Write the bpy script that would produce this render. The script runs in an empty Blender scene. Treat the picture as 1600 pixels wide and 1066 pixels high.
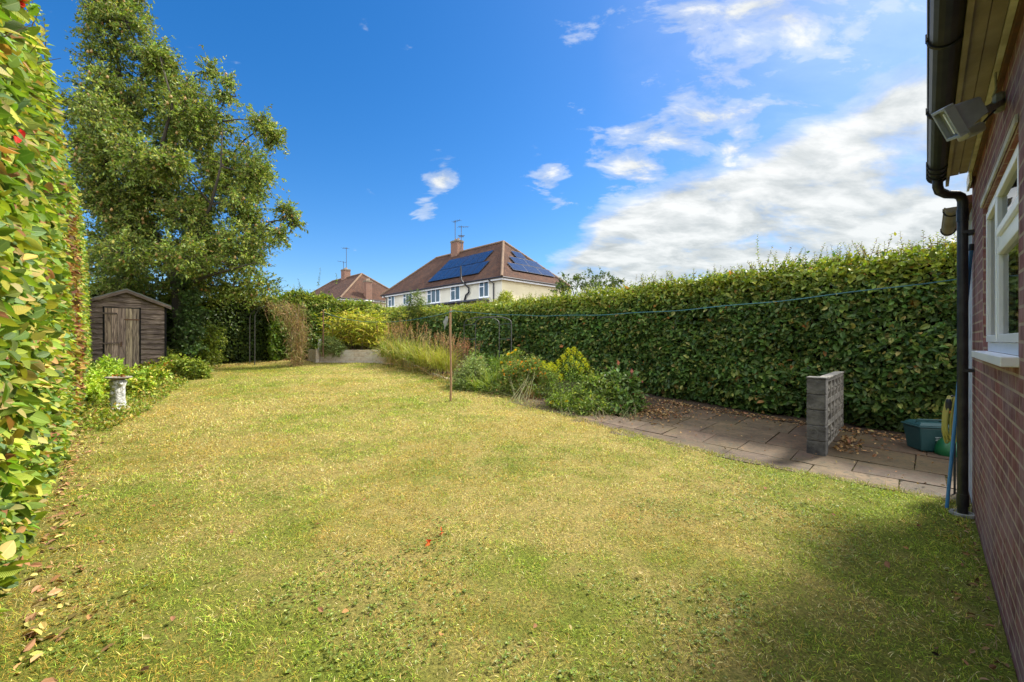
import bpy, math, random
import numpy as np
from math import radians, sin, cos, pi, sqrt
random.seed(7); R = np.random.default_rng(11)
S = bpy.context.scene
# ------------------------------------------------------------ camera
F = 648.0
cam = bpy.data.objects.new('camera', bpy.data.cameras.new('camera'))
S.collection.objects.link(cam); S.camera = cam
cam.location = (0, 0, 1.5); cam.rotation_euler = (radians(90), 0, 0)
cam.data.sensor_width = 36; cam.data.lens = 36 * F / 1600
cam.data.clip_start = 0.02; cam.data.clip_end = 5000
# ------------------------------------------------------------ light
EL = radians(48); AZ = radians(27)          # direction towards the sun, AZ measured from +X to +Y
sdir = (cos(EL) * cos(AZ), cos(EL) * sin(AZ), sin(EL))
sun = bpy.data.objects.new('sun', bpy.data.lights.new('sun', 'SUN'))
S.collection.objects.link(sun)
sun.data.energy = 2.9; sun.data.angle = radians(9); sun.data.color = (1, .93, .80)
from mathutils import Vector, Matrix
sun.rotation_euler = Vector(sdir).to_track_quat('Z', 'Y').to_euler()
SKY = 0.15
S.view_settings.view_transform = 'Standard'; S.view_settings.look = 'None'
S.view_settings.gamma = 1; S.view_settings.exposure = 1.6; S.view_settings.use_curve_mapping = False
S.cycles.max_bounces = 6; S.cycles.transparent_max_bounces = 8

class NT:
    """tiny node helper"""
    def __init__(s, tree): s.t = tree; s.n = tree.nodes; s.l = tree.links
    def add(s, typ, **kw):
        n = s.n.new(typ)
        for k, v in kw.items():
            if k.startswith('i_'):
                key = k[2:]; key = int(key) if key.isdigit() else key.replace('_', ' ')
                if hasattr(v, 'is_output') or isinstance(v, bpy.types.NodeSocket): s.l.new(v, n.inputs[key])
                else: n.inputs[key].default_value = v
            else: setattr(n, k, v)
        return n
    def math(s, op, a, b=None, c=None, clamp=False):
        n = s.n.new('ShaderNodeMath'); n.operation = op; n.use_clamp = clamp
        for i, x in enumerate((a, b, c)):
            if x is None: continue
            if isinstance(x, bpy.types.NodeSocket): s.l.new(x, n.inputs[i])
            else: n.inputs[i].default_value = x
        return n.outputs[0]
    def mix(s, f, a, b, mode='MIX'):
        n = s.n.new('ShaderNodeMix'); n.data_type = 'RGBA'; n.blend_type = mode
        for k, x in ((0, f), (6, a), (7, b)):
            if isinstance(x, bpy.types.NodeSocket): s.l.new(x, n.inputs[k])
            else: n.inputs[k].default_value = x if k == 0 else (*x, 1) if len(x) == 3 else x
        return n.outputs[2]
    def ramp(s, f, stops, interp='LINEAR'):
        n = s.n.new('ShaderNodeValToRGB'); n.color_ramp.interpolation = interp
        e = n.color_ramp.elements
        while len(e) < len(stops): e.new(0.5)
        for el, (p, c) in zip(e, stops):
            el.position = p; el.color = (*c, 1) if hasattr(c, '__len__') else (c, c, c, 1)
        s.l.new(f, n.inputs[0]); return n.outputs[0]

# ------------------------------------------------------------ sky
def make_world():
    w = bpy.data.worlds.new('World'); S.world = w; w.use_nodes = True
    t = NT(w.node_tree); w.node_tree.nodes.clear()
    sky = t.add('ShaderNodeTexSky', sky_type='NISHITA'); sky.sun_disc = False
    sky.sun_elevation = EL; sky.sun_rotation = pi / 2 - AZ
    sky.air_density = 1.0; sky.dust_density = 0.6; sky.ozone_density = 3.0
    hs = t.add('ShaderNodeHueSaturation', i_Saturation=1.38, i_Value=.40, i_Color=sky.outputs[0]).outputs[0]
    hs = t.mix(1, hs, (.92, .97, 1.06), 'MULTIPLY')
    tc = t.add('ShaderNodeTexCoord'); sx = t.add('ShaderNodeSeparateXYZ', i_0=tc.outputs['Generated'])
    x, y, z = sx.outputs
    az = t.math('ARCTAN2', x, y); el = t.math('ARCSINE', z)
    # cloud plane coordinates, rotated so that streaks run with the bank
    den = t.math('ADD', t.math('MAXIMUM', z, 0.0), 0.34)
    px = t.math('DIVIDE', x, den); py = t.math('DIVIDE', y, den)
    cv = t.add('ShaderNodeCombineXYZ', i_0=px, i_1=py).outputs[0]
    mp = t.add('ShaderNodeMapping', i_Vector=cv); mp.inputs['Rotation'].default_value = (0, 0, radians(32)); mp.inputs['Scale'].default_value = (1.0, 1.7, 1)
    n1 = t.add('ShaderNodeTexNoise', i_Vector=mp.outputs[0], i_Scale=2.6, i_Detail=12.0, i_Roughness=0.62, i_Distortion=0.25).outputs[0]
    n2 = t.add('ShaderNodeTexNoise', i_Vector=mp.outputs[0], i_Scale=6.5, i_Detail=9.0, i_Roughness=0.6, i_Distortion=0.3).outputs[0]
    azn = t.math('ADD', t.math('DIVIDE', az, 2.4), 0.5)
    def P(a): return (a / 2.4 + .5)
    top = t.ramp(azn, [(0, .02), (P(-.15), .04), (P(.02), .13), (P(.15), .24), (P(.213), .31), (P(.368), .375), (P(.553), .40), (P(.72), .45), (P(.85), .49), (1, .5)])
    d = t.math('MULTIPLY', t.math('SUBTRACT', top, el), 6.0)
    d = t.math('MINIMUM', t.math('MAXIMUM', t.math('MULTIPLY', d, 1.2), -1.1), .46)
    dens = t.math('ADD', d, t.math('MULTIPLY', t.math('SUBTRACT', n1, .5), 1.5))
    # further patches of cloud in the blue
    def blob(pxx, pyy, k, amp, nz=n2, w=1.9):
        v = Vector(((pxx - 800) / F, 1, (533 - pyy) / F)).normalized()
        dp = t.add('ShaderNodeVectorMath', operation='DOT_PRODUCT', i_0=tc.outputs['Generated'], i_1=tuple(v)).outputs['Value']
        g = t.math('EXPONENT', t.math('MULTIPLY', t.math('SUBTRACT', dp, 1.0), k))
        g = t.math('MULTIPLY', g, amp)
        return t.math('ADD', t.math('SUBTRACT', g, .42), t.math('MULTIPLY', t.math('SUBTRACT', nz, .5), w))
    c = t.math('MAXIMUM', dens, -1)
    for a in ((692, 278, 1100, .75), (1000, 235, 160, .62), (1090, 190, 110, .58), (1200, 15, 100, .66), (1090, 10, 160, .58), (860, 285, 500, .50), (1160, 225, 400, .62), (665, 328, 1500, .5), (960, 30, 300, .3), (1320, 90, 60, .35)):
        c = t.math('MAXIMUM', c, blob(*a))
    # smooth veil on the right
    fac = t.ramp(t.math('MULTIPLY_ADD', c, .9, .1), [(0, 0.0), (.22, .42), (.5, 1.0)], 'EASE')
    veil = t.math('MULTIPLY', t.math('MAXIMUM', t.math('SUBTRACT', az, .2), 0), .55)
    veil = t.math('MINIMUM', t.math('MULTIPLY', veil, t.math('ADD', n1, .2)), .16)
    fac = t.math('MAXIMUM', fac, veil)
    shade = t.ramp(t.math('ADD', t.math('MULTIPLY', n2, .45), t.math('MULTIPLY', n1, .6)), [(.38, (1.15, 1.26, 1.32)), (.49, (1.6, 1.7, 1.74)), (.60, (2.2, 2.25, 2.26))])
    lowg = t.ramp(el, [(0.03, (.80, .84, .85)), (.3, (1, 1, 1))])
    shade = t.mix(1.0, shade, lowg, 'MULTIPLY')
    col = t.mix(fac, hs, shade)
    # added fill light: brighter unseen sky overhead and behind the camera
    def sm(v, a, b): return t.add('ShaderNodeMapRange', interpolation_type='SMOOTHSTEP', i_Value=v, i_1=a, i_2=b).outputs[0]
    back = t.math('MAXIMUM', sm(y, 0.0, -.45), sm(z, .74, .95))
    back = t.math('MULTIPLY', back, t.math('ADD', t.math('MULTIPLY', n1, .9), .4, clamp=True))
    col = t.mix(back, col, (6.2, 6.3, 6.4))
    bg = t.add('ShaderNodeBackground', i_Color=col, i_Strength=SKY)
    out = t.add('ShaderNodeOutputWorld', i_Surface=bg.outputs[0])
make_world()

# ------------------------------------------------------------ geometry helpers
Q = sqrt(.5)
def UV(u, v, z=0.0): return ((u - v) * Q, (u + v) * Q, z)      # garden axes: u along the house wall, v away from it
YB = [-400, 5, 8, 11, 15, 20, 4000]; ZB = [0, 0, .15, .42, .76, 1.0, 1.0]
def gz(y): return np.interp(y, YB, ZB)
def guv(u, v, dz=0.0):
    x, y, _ = UV(u, v); return (x, y, float(gz(y)) + dz)
def at(px, py, Y): return ((px - 800) / F * Y, Y, 1.5 + (533 - py) / F * Y)
def gp(px, py):                                                # where a sight line meets the ground
    for Y in np.arange(1, 60, .01):
        if 1.5 + (533 - py) / F * Y <= gz(Y): return ((px - 800) / F * Y, Y, float(gz(Y)))
    return ((px - 800) / F * 60, 60, 1.0)
def vn(x, y, seed=0):
    x = np.asarray(x, float) + 100; y = np.asarray(y, float) + 100
    xi = np.floor(x).astype(np.int64); yi = np.floor(y).astype(np.int64); fx = x - xi; fy = y - yi
    fx = fx * fx * (3 - 2 * fx); fy = fy * fy * (3 - 2 * fy)
    def h(a, b):
        n = (a * 374761393 + b * 668265263 + seed * 974634777) & 0xffffffff
        n = ((n ^ (n >> 13)) * 1274126177) & 0xffffffff
        return ((n ^ (n >> 16)) & 0xffff) / 65535.0
    return (h(xi, yi) * (1 - fx) + h(xi + 1, yi) * fx) * (1 - fy) + (h(xi, yi + 1) * (1 - fx) + h(xi + 1, yi + 1) * fx) * fy
def fbm(x, y, seed=0, o=4):
    s = 0; a = .5; t = 0
    for i in range(o):
        s = s + a * vn(np.asarray(x) * 2 ** i, np.asarray(y) * 2 ** i, seed + i); t += a; a *= .55
    return s / t

class MB:
    def __init__(s): s.V = []; s.F = {}; s.C = []; s.L = []; s.n = 0; s.uv = {}
    def raw(s, V, Fs, col=None, lp=None, uvs=None):
        V = np.asarray(V, np.float32).reshape(-1, 3)
        for i, f in enumerate(Fs):
            f = np.asarray(f, np.int64)
            if f.size == 0: continue
            k = f.shape[1]; s.F.setdefault(k, []).append(f + s.n)
            s.uv.setdefault(k, []).append(np.zeros((f.size, 2), np.float32) if uvs is None else np.asarray(uvs[i], np.float32).reshape(-1, 2))
        s.V.append(V)
        c = np.ones((len(V), 3), np.float32) if col is None else np.broadcast_to(np.asarray(col, np.float32), (len(V), 3))
        s.C.append(c); s.L.append(np.zeros((len(V), 3), np.float32) if lp is None else lp); s.n += len(V)
        return s
    def poly(s, pts, uv=None, col=None):
        s.raw(pts, [np.arange(len(pts))[None]], col, uvs=None if uv is None else [uv]); return s
    def box(s, c, d, M=None, col=None):
        """c centre, d full sizes, M optional 3x3 axes as rows"""
        v = np.array([[x, y, z] for x in (-.5, .5) for y in (-.5, .5) for z in (-.5, .5)]) * np.array(d)
        uvf = []
        f = np.array([[0, 1, 3, 2], [4, 6, 7, 5], [0, 4, 5, 1], [2, 3, 7, 6], [0, 2, 6, 4], [1, 5, 7, 3]])
        ax = [(1, 2), (1, 2), (0, 2), (0, 2), (0, 1), (0, 1)]
        for ff, (a, b) in zip(f, ax): uvf.append(v[ff][:, [a, b]])
        vv = v if M is None else v @ np.array(M, float)
        s.raw(vv + np.array(c), [f], col, uvs=[np.concatenate(uvf)]); return s
    def ubox(s, u0, u1, v0, v1, z0, z1, col=None):
        s.box(UV((u0 + u1) / 2, (v0 + v1) / 2, (z0 + z1) / 2), (u1 - u0, v1 - v0, z1 - z0), [[Q, Q, 0], [-Q, Q, 0], [0, 0, 1]], col); return s
    def tube(s, path, rad, n=8, cap=True, col=None):
        P = np.array(path, float); m = len(P); rad = np.broadcast_to(rad, (m,))
        T = np.gradient(P, axis=0); T /= np.linalg.norm(T, axis=1)[:, None] + 1e-9
        ref = np.array([0, 0, 1.]) if abs(T[0][2]) < .9 else np.array([1., 0, 0])
        rings = []; A = np.cross(T[0], ref); A /= np.linalg.norm(A)
        for i in range(m):
            A = A - T[i] * (A @ T[i]); A /= np.linalg.norm(A) + 1e-9; B = np.cross(T[i], A)
            a = np.arange(n) * 2 * pi / n
            rings.append(P[i] + rad[i] * (np.cos(a)[:, None] * A + np.sin(a)[:, None] * B))
        V = np.concatenate(rings); i = np.arange(n); j = (i + 1) % n
        f = np.concatenate([np.stack([k * n + i, k * n + j, (k + 1) * n + j, (k + 1) * n + i], 1) for k in range(m - 1)])
        s.raw(V, [f], col)
        if cap:
            s.raw(rings[0][::-1], [i[None]], col); s.raw(rings[-1], [i[None]], col)
        return s
    def lathe(s, prof, c=(0, 0, 0), n=20, col=None, jit=0):
        V = []
        for r, z in prof:
            a = np.arange(n) * 2 * pi / n; rr = r * (1 + jit * R.normal(size=n))
            V.append(np.stack([c[0] + rr * np.cos(a), c[1] + rr * np.sin(a), np.full(n, c[2] + z)], 1))
        i = np.arange(n); j = (i + 1) % n
        f = np.concatenate([np.stack([k * n + i, k * n + j, (k + 1) * n + j, (k + 1) * n + i], 1) for k in range(len(prof) - 1)])
        s.raw(np.concatenate(V), [f], col); s.raw(V[0][::-1], [i[None]], col); s.raw(V[-1], [i[None]], col); return s
    def build(s, name, m, parent=None, smooth=False, bevel=0, loc=None):
        V = np.concatenate(s.V) if s.V else np.zeros((0, 3), np.float32)
        me = bpy.data.meshes.new(name); me.vertices.add(len(V)); me.vertices.foreach_set('co', V.ravel().astype(np.float32))
        lens = []; idx = []; uvs = []
        for k, fl in s.F.items():
            f = np.concatenate(fl); idx.append(f.ravel()); lens.append(np.full(len(f), k)); uvs.append(np.concatenate(s.uv[k]))
        lens = np.concatenate(lens); idx = np.concatenate(idx); uvs = np.concatenate(uvs)
        me.loops.add(len(idx)); me.loops.foreach_set('vertex_index', idx.astype(np.int32))
        me.polygons.add(len(lens)); st = np.concatenate([[0], np.cumsum(lens)[:-1]])
        me.polygons.foreach_set('loop_start', st.astype(np.int32)); me.polygons.foreach_set('loop_total', lens.astype(np.int32))
        me.update(calc_edges=True)
        ul = me.uv_layers.new(name='UVMap'); ul.data.foreach_set('uv', uvs.ravel().astype(np.float32))
        C = np.concatenate(s.C)
        if not np.all(C == 1):
            a = me.attributes.new('Col', 'FLOAT_COLOR', 'POINT'); a.data.foreach_set('color', np.concatenate([C, np.ones((len(C), 1))], 1).ravel().astype(np.float32))
        Lp = np.concatenate(s.L)
        if np.any(Lp): a = me.attributes.new('lp', 'FLOAT_VECTOR', 'POINT'); a.data.foreach_set('vector', Lp.ravel().astype(np.float32))
        me.validate()
        me.polygons.foreach_set('use_smooth', np.full(len(lens), bool(smooth) or m.name in ('near_leaf', 'turf'), dtype=bool))
        me.materials.append(m)
        o = bpy.data.objects.new(name, me); S.collection.objects.link(o)
        if parent:
            o.parent = parent
            if parent.type == 'EMPTY' and loc is None: o.matrix_parent_inverse = Matrix.Translation(-Vector(parent.location))
        if bevel:
            b = o.modifiers.new('bevel', 'BEVEL'); b.width = bevel; b.segments = 2; b.limit_method = 'ANGLE'
        return o
def tag(o, label=None, cat=None, group=None, kind=None):
    if label: o['label'] = label
    if cat: o['category'] = cat
    if group: o['group'] = group
    if kind: o['kind'] = kind
    return o
def thing(name, label, cat, loc, group=None):
    o = bpy.data.objects.new(name, None); S.collection.objects.link(o); o.location = loc; o.empty_display_size = .2
    return tag(o, label, cat, group)

# ------------------------------------------------------------ materials
def newmat(name):
    m = bpy.data.materials.new(name); m.use_nodes = True; m.node_tree.nodes.clear(); return m, NT(m.node_tree)
def finish(t, sh): t.add('ShaderNodeOutputMaterial', i_Surface=sh)
def mat(name, c, c2=None, rough=.7, scale=6, bump=.0, bscale=None, metal=0, spec=.5, detail=6, stretch=None, attr=False, ramp=(.35, .65)):
    m, t = newmat(name); tc = t.add('ShaderNodeTexCoord').outputs['Object']
    if stretch: tc = t.add('ShaderNodeMapping', i_Vector=tc, i_Scale=stretch).outputs[0]
    n = t.add('ShaderNodeTexNoise', i_Vector=tc, i_Scale=float(scale), i_Detail=float(detail), i_Roughness=.6).outputs[0]
    col = t.ramp(n, [(ramp[0], c), (ramp[1], c2 or tuple(x * .75 for x in c))])
    if attr: col = t.mix(1, col, t.add('ShaderNodeAttribute', attribute_name='Col').outputs[0], 'MULTIPLY')
    b = t.add('ShaderNodeBsdfPrincipled', i_Base_Color=col, i_Roughness=rough, i_Metallic=float(metal))
    b.inputs['Specular IOR Level'].default_value = spec
    if bump:
        n2 = t.add('ShaderNodeTexNoise', i_Vector=tc, i_Scale=float(bscale or scale * 4), i_Detail=8.0).outputs[0]
        t.l.new(t.add('ShaderNodeBump', i_Height=n2, i_Strength=bump, i_Distance=.02).outputs[0], b.inputs['Normal'])
    finish(t, b.outputs[0]); return m
def leafmat(name, trans=.3, rough=.45, veins=False, spec=.35):
    m, t = newmat(name); col = t.add('ShaderNodeAttribute', attribute_name='Col').outputs[0]
    nrm = None
    n = t.add('ShaderNodeTexNoise', i_Vector=t.add('ShaderNodeTexCoord').outputs['Object'], i_Scale=45.0, i_Detail=3.0).outputs[0]
    col = t.mix(t.math('MULTIPLY', n, .5), col, t.mix(1, col, (1.35, 1.15, .6), 'MULTIPLY'))
    if veins:
        lp = t.add('ShaderNodeAttribute', attribute_name='lp').outputs['Vector']; sx = t.add('ShaderNodeSeparateXYZ', i_0=lp).outputs
        ph = t.math('SUBTRACT', sx[0], t.math('MULTIPLY', t.math('ABSOLUTE', sx[1]), .8))
        w = t.math('SINE', t.math('MULTIPLY', ph, 52.0)); vn_ = t.math('POWER', t.math('ABSOLUTE', w), .35)
        mid = t.math('MINIMUM', t.math('MULTIPLY', t.math('ABSOLUTE', sx[1]), 22.0), 1.0)
        hh = t.math('MINIMUM', vn_, mid)
        col = t.mix(t.math('MULTIPLY', t.math('SUBTRACT', 1, hh), .35), col, t.mix(.5, col, (.5, .55, .2)))
        nrm = t.add('ShaderNodeBump', i_Height=hh, i_Strength=.5, i_Distance=.004).outputs[0]
    b = t.add('ShaderNodeBsdfPrincipled', i_Base_Color=col, i_Roughness=rough); b.inputs['Specular IOR Level'].default_value = spec
    tr = t.add('ShaderNodeBsdfTranslucent', i_Color=t.mix(1, col, (1.15, 1.25, .5), 'MULTIPLY'))
    if nrm: t.l.new(nrm, b.inputs['Normal'])
    finish(t, t.add('ShaderNodeMixShader', i_0=trans, i_1=b.outputs[0], i_2=tr.outputs[0]).outputs[0]); return m
def brickmat(name, c1, c2, mortar, bw=.225, bh=.075, ms=.010, bump=.6, stain=None, rough=.85):
    m, t = newmat(name); uv = t.add('ShaderNodeTexCoord').outputs['UV']
    wob = t.add('ShaderNodeTexNoise', i_Vector=uv, i_Scale=3.0).outputs['Color']
    uvw = t.add('ShaderNodeVectorMath', operation='MULTIPLY_ADD', i_0=wob, i_1=(.006, .006, 0), i_2=uv).outputs[0]
    br = t.add('ShaderNodeTexBrick', i_Vector=uvw, i_Color1=(*c1, 1), i_Color2=(*c2, 1), i_Mortar=(*mortar, 1), i_Scale=1.0, i_Mortar_Size=ms, i_Mortar_Smooth=.15, i_Bias=-.1, i_Brick_Width=bw, i_Row_Height=bh)
    n = t.add('ShaderNodeTexNoise', i_Vector=uv, i_Scale=9.0, i_Detail=8.0, i_Roughness=.7).outputs[0]
    n3 = t.add('ShaderNodeTexNoise', i_Vector=uv, i_Scale=1.3, i_Detail=4.0).outputs[0]
    col = t.mix(1, br.outputs[0], t.ramp(n, [(.3, (.62, .6, .62)), (.7, (1.25, 1.2, 1.2))]), 'MULTIPLY')
    if stain: col = t.mix(t.ramp(t.math('ADD', t.math('MULTIPLY', n, .5), t.math('MULTIPLY', n3, .6)), [(.5, 0.0), (.68, .75)]), col, stain)
    b = t.add('ShaderNodeBsdfPrincipled', i_Base_Color=col, i_Roughness=rough); b.inputs['Specular IOR Level'].default_value = .25
    h = t.math('ADD', t.math('MULTIPLY', br.outputs[1], -1.0), t.math('MULTIPLY', n, .5))
    t.l.new(t.add('ShaderNodeBump', i_Height=h, i_Strength=bump, i_Distance=.008).outputs[0], b.inputs['Normal'])
    finish(t, b.outputs[0]); return m
def glassmat(name, tint=(.8, .85, .85)):
    m, t = newmat(name); fr = t.add('ShaderNodeFresnel', i_IOR=1.5).outputs[0]
    g = t.add('ShaderNodeBsdfGlossy', i_Roughness=.02); tr = t.add('ShaderNodeBsdfTransparent', i_Color=(*tint, 1))
    finish(t, t.add('ShaderNodeMixShader', i_0=t.math('MULTIPLY_ADD', fr, .9, .06), i_1=tr.outputs[0], i_2=g.outputs[0]).outputs[0]); return m
M = dict(
    white=mat('white_upvc', (.93, .94, .96), (.86, .88, .91), rough=.35, scale=4),
    black=mat('black_plastic', (.011, .012, .017), (.035, .034, .036), rough=.42, scale=9, detail=10, ramp=(.42, .7)),
    soffit=mat('soffit_wood', (.34, .29, .21), (.23, .195, .14), rough=.7, scale=5, stretch=(1, 1, 1), bump=.15),
    cream=mat('cream_paint', (.68, .66, .52), (.42, .38, .28), rough=.6, scale=6),
    brick=brickmat('red_brick', (.29, .11, .09), (.17, .07, .07), (.46, .36, .24), ms=.0075, stain=(.33, .23, .23)),
    render=mat('cream_render', (.80, .72, .48), (.72, .64, .43), rough=.9, scale=1.2, bump=.1),
    white_render=mat('pale_render', (.78, .75, .62), (.68, .65, .54), rough=.9, scale=1.2, bump=.1),
    metal=mat('dark_metal', (.055, .06, .06), (.09, .085, .075), rough=.5, metal=.4, scale=30),
    rust=mat('rusty_metal', (.16, .07, .035), (.10, .06, .04), rough=.8, scale=25),
    postwood=mat('post_wood', (.33, .20, .10), (.22, .13, .07), rough=.8, scale=6, stretch=(6, 6, .8), bump=.3),
    blockw=brickmat('concrete_block', (.52, .44, .32), (.42, .36, .27), (.50, .47, .38), bw=.44, bh=.155, ms=.012, stain=(.46, .44, .38), bump=.5),
    stone=mat('grey_concrete', (.15, .145, .135), (.055, .053, .052), rough=.95, scale=7, bump=.7, bscale=35),
    screen=mat('screen_block_concrete', (.40, .37, .31), (.17, .16, .14), rough=.95, scale=8, bump=.6, bscale=40),
    statuary=mat('pale_stone', (.62, .62, .59), (.33, .34, .33), rough=.9, scale=14, bump=.8, bscale=30, ramp=(.42, .6)),
    slatewood=mat('weathered_bowl', (.34, .31, .26), (.18, .16, .13), rough=.9, scale=20, bump=.5),
    bark=mat('bark', (.075, .06, .042), (.035, .03, .022), rough=.95, scale=5, stretch=(5, 5, 1), bump=1.0),
    twig=mat('twig', (.10, .065, .04), (.06, .04, .03), rough=.9, scale=10),
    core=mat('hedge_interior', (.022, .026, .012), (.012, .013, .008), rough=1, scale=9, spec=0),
    soil=mat('soil', (.085, .062, .042), (.045, .034, .025), rough=1, scale=9, bump=.8, spec=.1),
    leaf=leafmat('leaf'), leafv=leafmat('near_leaf', veins=True, rough=.55, spec=.22), blade=leafmat('blade', trans=.25, rough=.55, spec=.2),
    flower=leafmat('petal', trans=.2, rough=.7, spec=.1),
    dry=leafmat('dry_leaf', trans=.15, rough=.8, spec=.1),
    glass=glassmat('window_glass'),
    farglass=mat('far_window_glass', (.05, .07, .09), (.10, .12, .13), rough=.06, scale=.7, spec=.8),
    line=mat('blue_line', (.04, .17, .22), rough=.6), blue=mat('blue_pole_paint', (.06, .24, .52), (.05, .2, .46), rough=.4),
    bin=mat('teal_plastic', (.008, .055, .062), (.014, .065, .07), rough=.5, scale=14), green=mat('green_plastic', (.01, .13, .045), rough=.35),
    yellow=mat('yellow_hose', (.42, .38, .08), (.34, .31, .07), rough=.5), orange=mat('orange_plastic', (.6, .2, .02), rough=.4),
    grey=mat('grey_paint', (.33, .35, .38), (.26, .28, .31), rough=.45, scale=12), sensor=mat('sensor_plastic', (.42, .39, .27), rough=.5),
    curtain=mat('curtain', (.55, .56, .55), (.42, .43, .43), rough=.9, scale=4, stretch=(8, 8, .3)),
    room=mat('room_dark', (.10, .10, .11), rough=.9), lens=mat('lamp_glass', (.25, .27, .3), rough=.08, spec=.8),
    fruit=mat('pear_skin', (.38, .17, .05), (.28, .22, .06), rough=.5, scale=15),
    ring=mat('grey_ring', (.32, .33, .30), (.2, .2, .18), rough=.8, scale=20, bump=.4),
    bag=mat('grey_cloth', (.26, .28, .27), rough=.8), chalk=mat('label_white', (.45, .55, .55), rough=.6),
)

# ------------------------------------------------------------ leaves
T4 = (np.array([[0, 0, 0], [.42, -.5, .07], [1, 0, -.1], [.42, .5, .07]]), [[0, 1, 2, 3]])
T6 = (np.array([[0, 0, 0], [.25, -.4, .09], [.68, -.38, .05], [1, 0, -.15], [.68, .38, .05], [.25, .4, .09]]), [[0, 1, 2, 3], [0, 3, 4, 5]])
def _t11():
    v = [[0, 0, 0], [1, 0, -.16]]
    xs = (.18, .36, .56, .74, .9); ws = (.33, .48, .47, .34, .16)
    for x, w in zip(xs, ws):
        z = -.16 * x * x
        v += [[x, 0, z - .02], [x + .02, -w, z + .13 * w * 2 - .04 * (x > .5)], [x + .02, w, z + .13 * w * 2 - .04 * (x > .5)]]
    q = []; tr = [[0, 3, 2], [0, 2, 4], [1, 14, 15], [1, 16, 14]]
    for i in range(4):
        a = 2 + i * 3; b = a + 3; q += [[a, a + 1, b + 1, b], [a, b, b + 2, a + 2]]
    return np.array(v), q, tr
T11 = _t11()
def nrmz(a): return a / (np.linalg.norm(a, axis=-1, keepdims=True) + 1e-9)
def leaves(mb, P, T, N, size, asp, col, tm='6'):
    P = np.asarray(P, float); n = len(P); T = nrmz(T); N = nrmz(N - T * np.sum(N * T, -1, keepdims=True)); B = np.cross(N, T)
    tp = {'4': T4, '6': T6, '11': T11}[tm]; tv = tp[0]; k = len(tv); size = np.broadcast_to(size, (n,))[:, None, None]
    V = P[:, None] + size * (tv[None, :, 0:1] * T[:, None] + asp * tv[None, :, 1:2] * B[:, None] + tv[None, :, 2:3] * N[:, None])
    off = (np.arange(n) * k)[:, None, None]
    Fs = [(np.array(f)[None] + off).reshape(-1, len(f[0])) for f in tp[1:]]
    mb.raw(V.reshape(-1, 3), Fs, np.repeat(np.asarray(col, np.float32), k, 0), np.tile(tv * np.array([1, asp, 1]), (n, 1)).astype(np.float32))
def pal(n, cols, wts=None, jit=.18):
    cols = np.array(cols); i = R.choice(len(cols), n, p=None if wts is None else np.array(wts) / sum(wts))
    return np.clip(cols[i] * (1 + jit * R.normal(size=(n, 1))) * (1 + .07 * R.normal(size=(n, 3))), .004, .9)
def strips(mb, P, D, L, W, col, droop=.6, seg=4, fold=0.0):
    """arching blades: start P, initial direction D, length L, width W"""
    n = len(P); P = np.asarray(P, float).copy(); D = nrmz(np.asarray(D, float)); L = np.broadcast_to(L, (n,)); W = np.broadcast_to(W, (n,))
    droop = np.broadcast_to(droop, (n,))
    side = np.cross(D, np.array([0, 0, 1.]) + .3 * R.normal(size=(n, 3))); side = nrmz(side); vs = []
    for i in range(seg + 1):
        f = i / seg; w = (W * (1 - f) ** .6 * min(1, .45 + 2 * f))[:, None] / 2
        if i == seg: vs.append(P.copy())
        else: vs += [P - side * w, P + side * w]
        D = nrmz(D + np.array([0, 0, -1.]) * (droop / seg * (0.5 + f * 1.3))[:, None]); P = P + D * (L / seg)[:, None]
    k = 2 * seg + 1; V = np.stack(vs, 1)
    off = (np.arange(n) * k)[:, None, None]
    q = np.array([[2 * i, 2 * i + 1, 2 * i + 3, 2 * i + 2] for i in range(seg - 1)]) if seg > 1 else np.zeros((0, 4), int)
    tr = np.array([[2 * seg - 2, 2 * seg - 1, 2 * seg]])
    Fs = [(tr[None] + off).reshape(-1, 3)]
    if seg > 1: Fs.append((q[None] + off).reshape(-1, 4))
    mb.raw(V.reshape(-1, 3), Fs, np.repeat(np.asarray(col, np.float32), k, 0))
def rdir(n, up=0.0):
    v = R.normal(size=(n, 3)); v[:, 2] += up; return nrmz(v)

# ================================================================ SETTING: ground
def ground_sheet():
    xs = np.array([-2500, -300, -60, -25, 0, 25, 60, 300, 2500.]); ys = np.array([-400, -40, 5, 8, 11, 15, 20, 60, 300, 3500.])
    X, Y = np.meshgrid(xs, ys); V = np.stack([X, Y, gz(Y)], -1).reshape(-1, 3); nx = len(xs)
    f = [[j * nx + i, j * nx + i + 1, (j + 1) * nx + i + 1, (j + 1) * nx + i] for j in range(len(ys) - 1) for i in range(nx - 1)]
    tag(MB().raw(V, [np.array(f)]).build('ground', M['soil']), kind='structure')
ground_sheet()
LB = [(-.4, 5.5), (0, 5.55), (3, 5.65), (5, 6.0), (7, 6.35), (9, 6.55), (10, 6.75), (11.5, 7.1), (13.6, 6.85), (14.9, 5.6), (15.2, 5.4), (17.2, 5.4)]
def lawn_right(v): return np.interp(v, [a for a, b in LB], [b for a, b in LB])
def lawn_col(x, y):
    """natural patchiness of the turf: straw where dry, green elsewhere"""
    r = np.hypot(x, y)
    d = fbm(x * .55 + 3, y * .55, 5, 4) * .42 + fbm(x * 1.8, y * 1.8, 9, 3) * .33 + fbm(x * 6, y * 6, 19, 3) * .25
    d = d + .08 * np.exp(-((y - 7) / 3.2) ** 2) - .03 * (y < 4)
    d = d - .10 * np.clip((x - 1.2) / 2.5, 0, 1) * (y < 6)
    return np.clip((d - .36) / .25, 0, 1) * .85 + .1
GREEN = np.array([.19, .25, .03]); STRAW = np.array([.48, .39, .13]); MOSS = np.array([.22, .18, .03])
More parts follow.
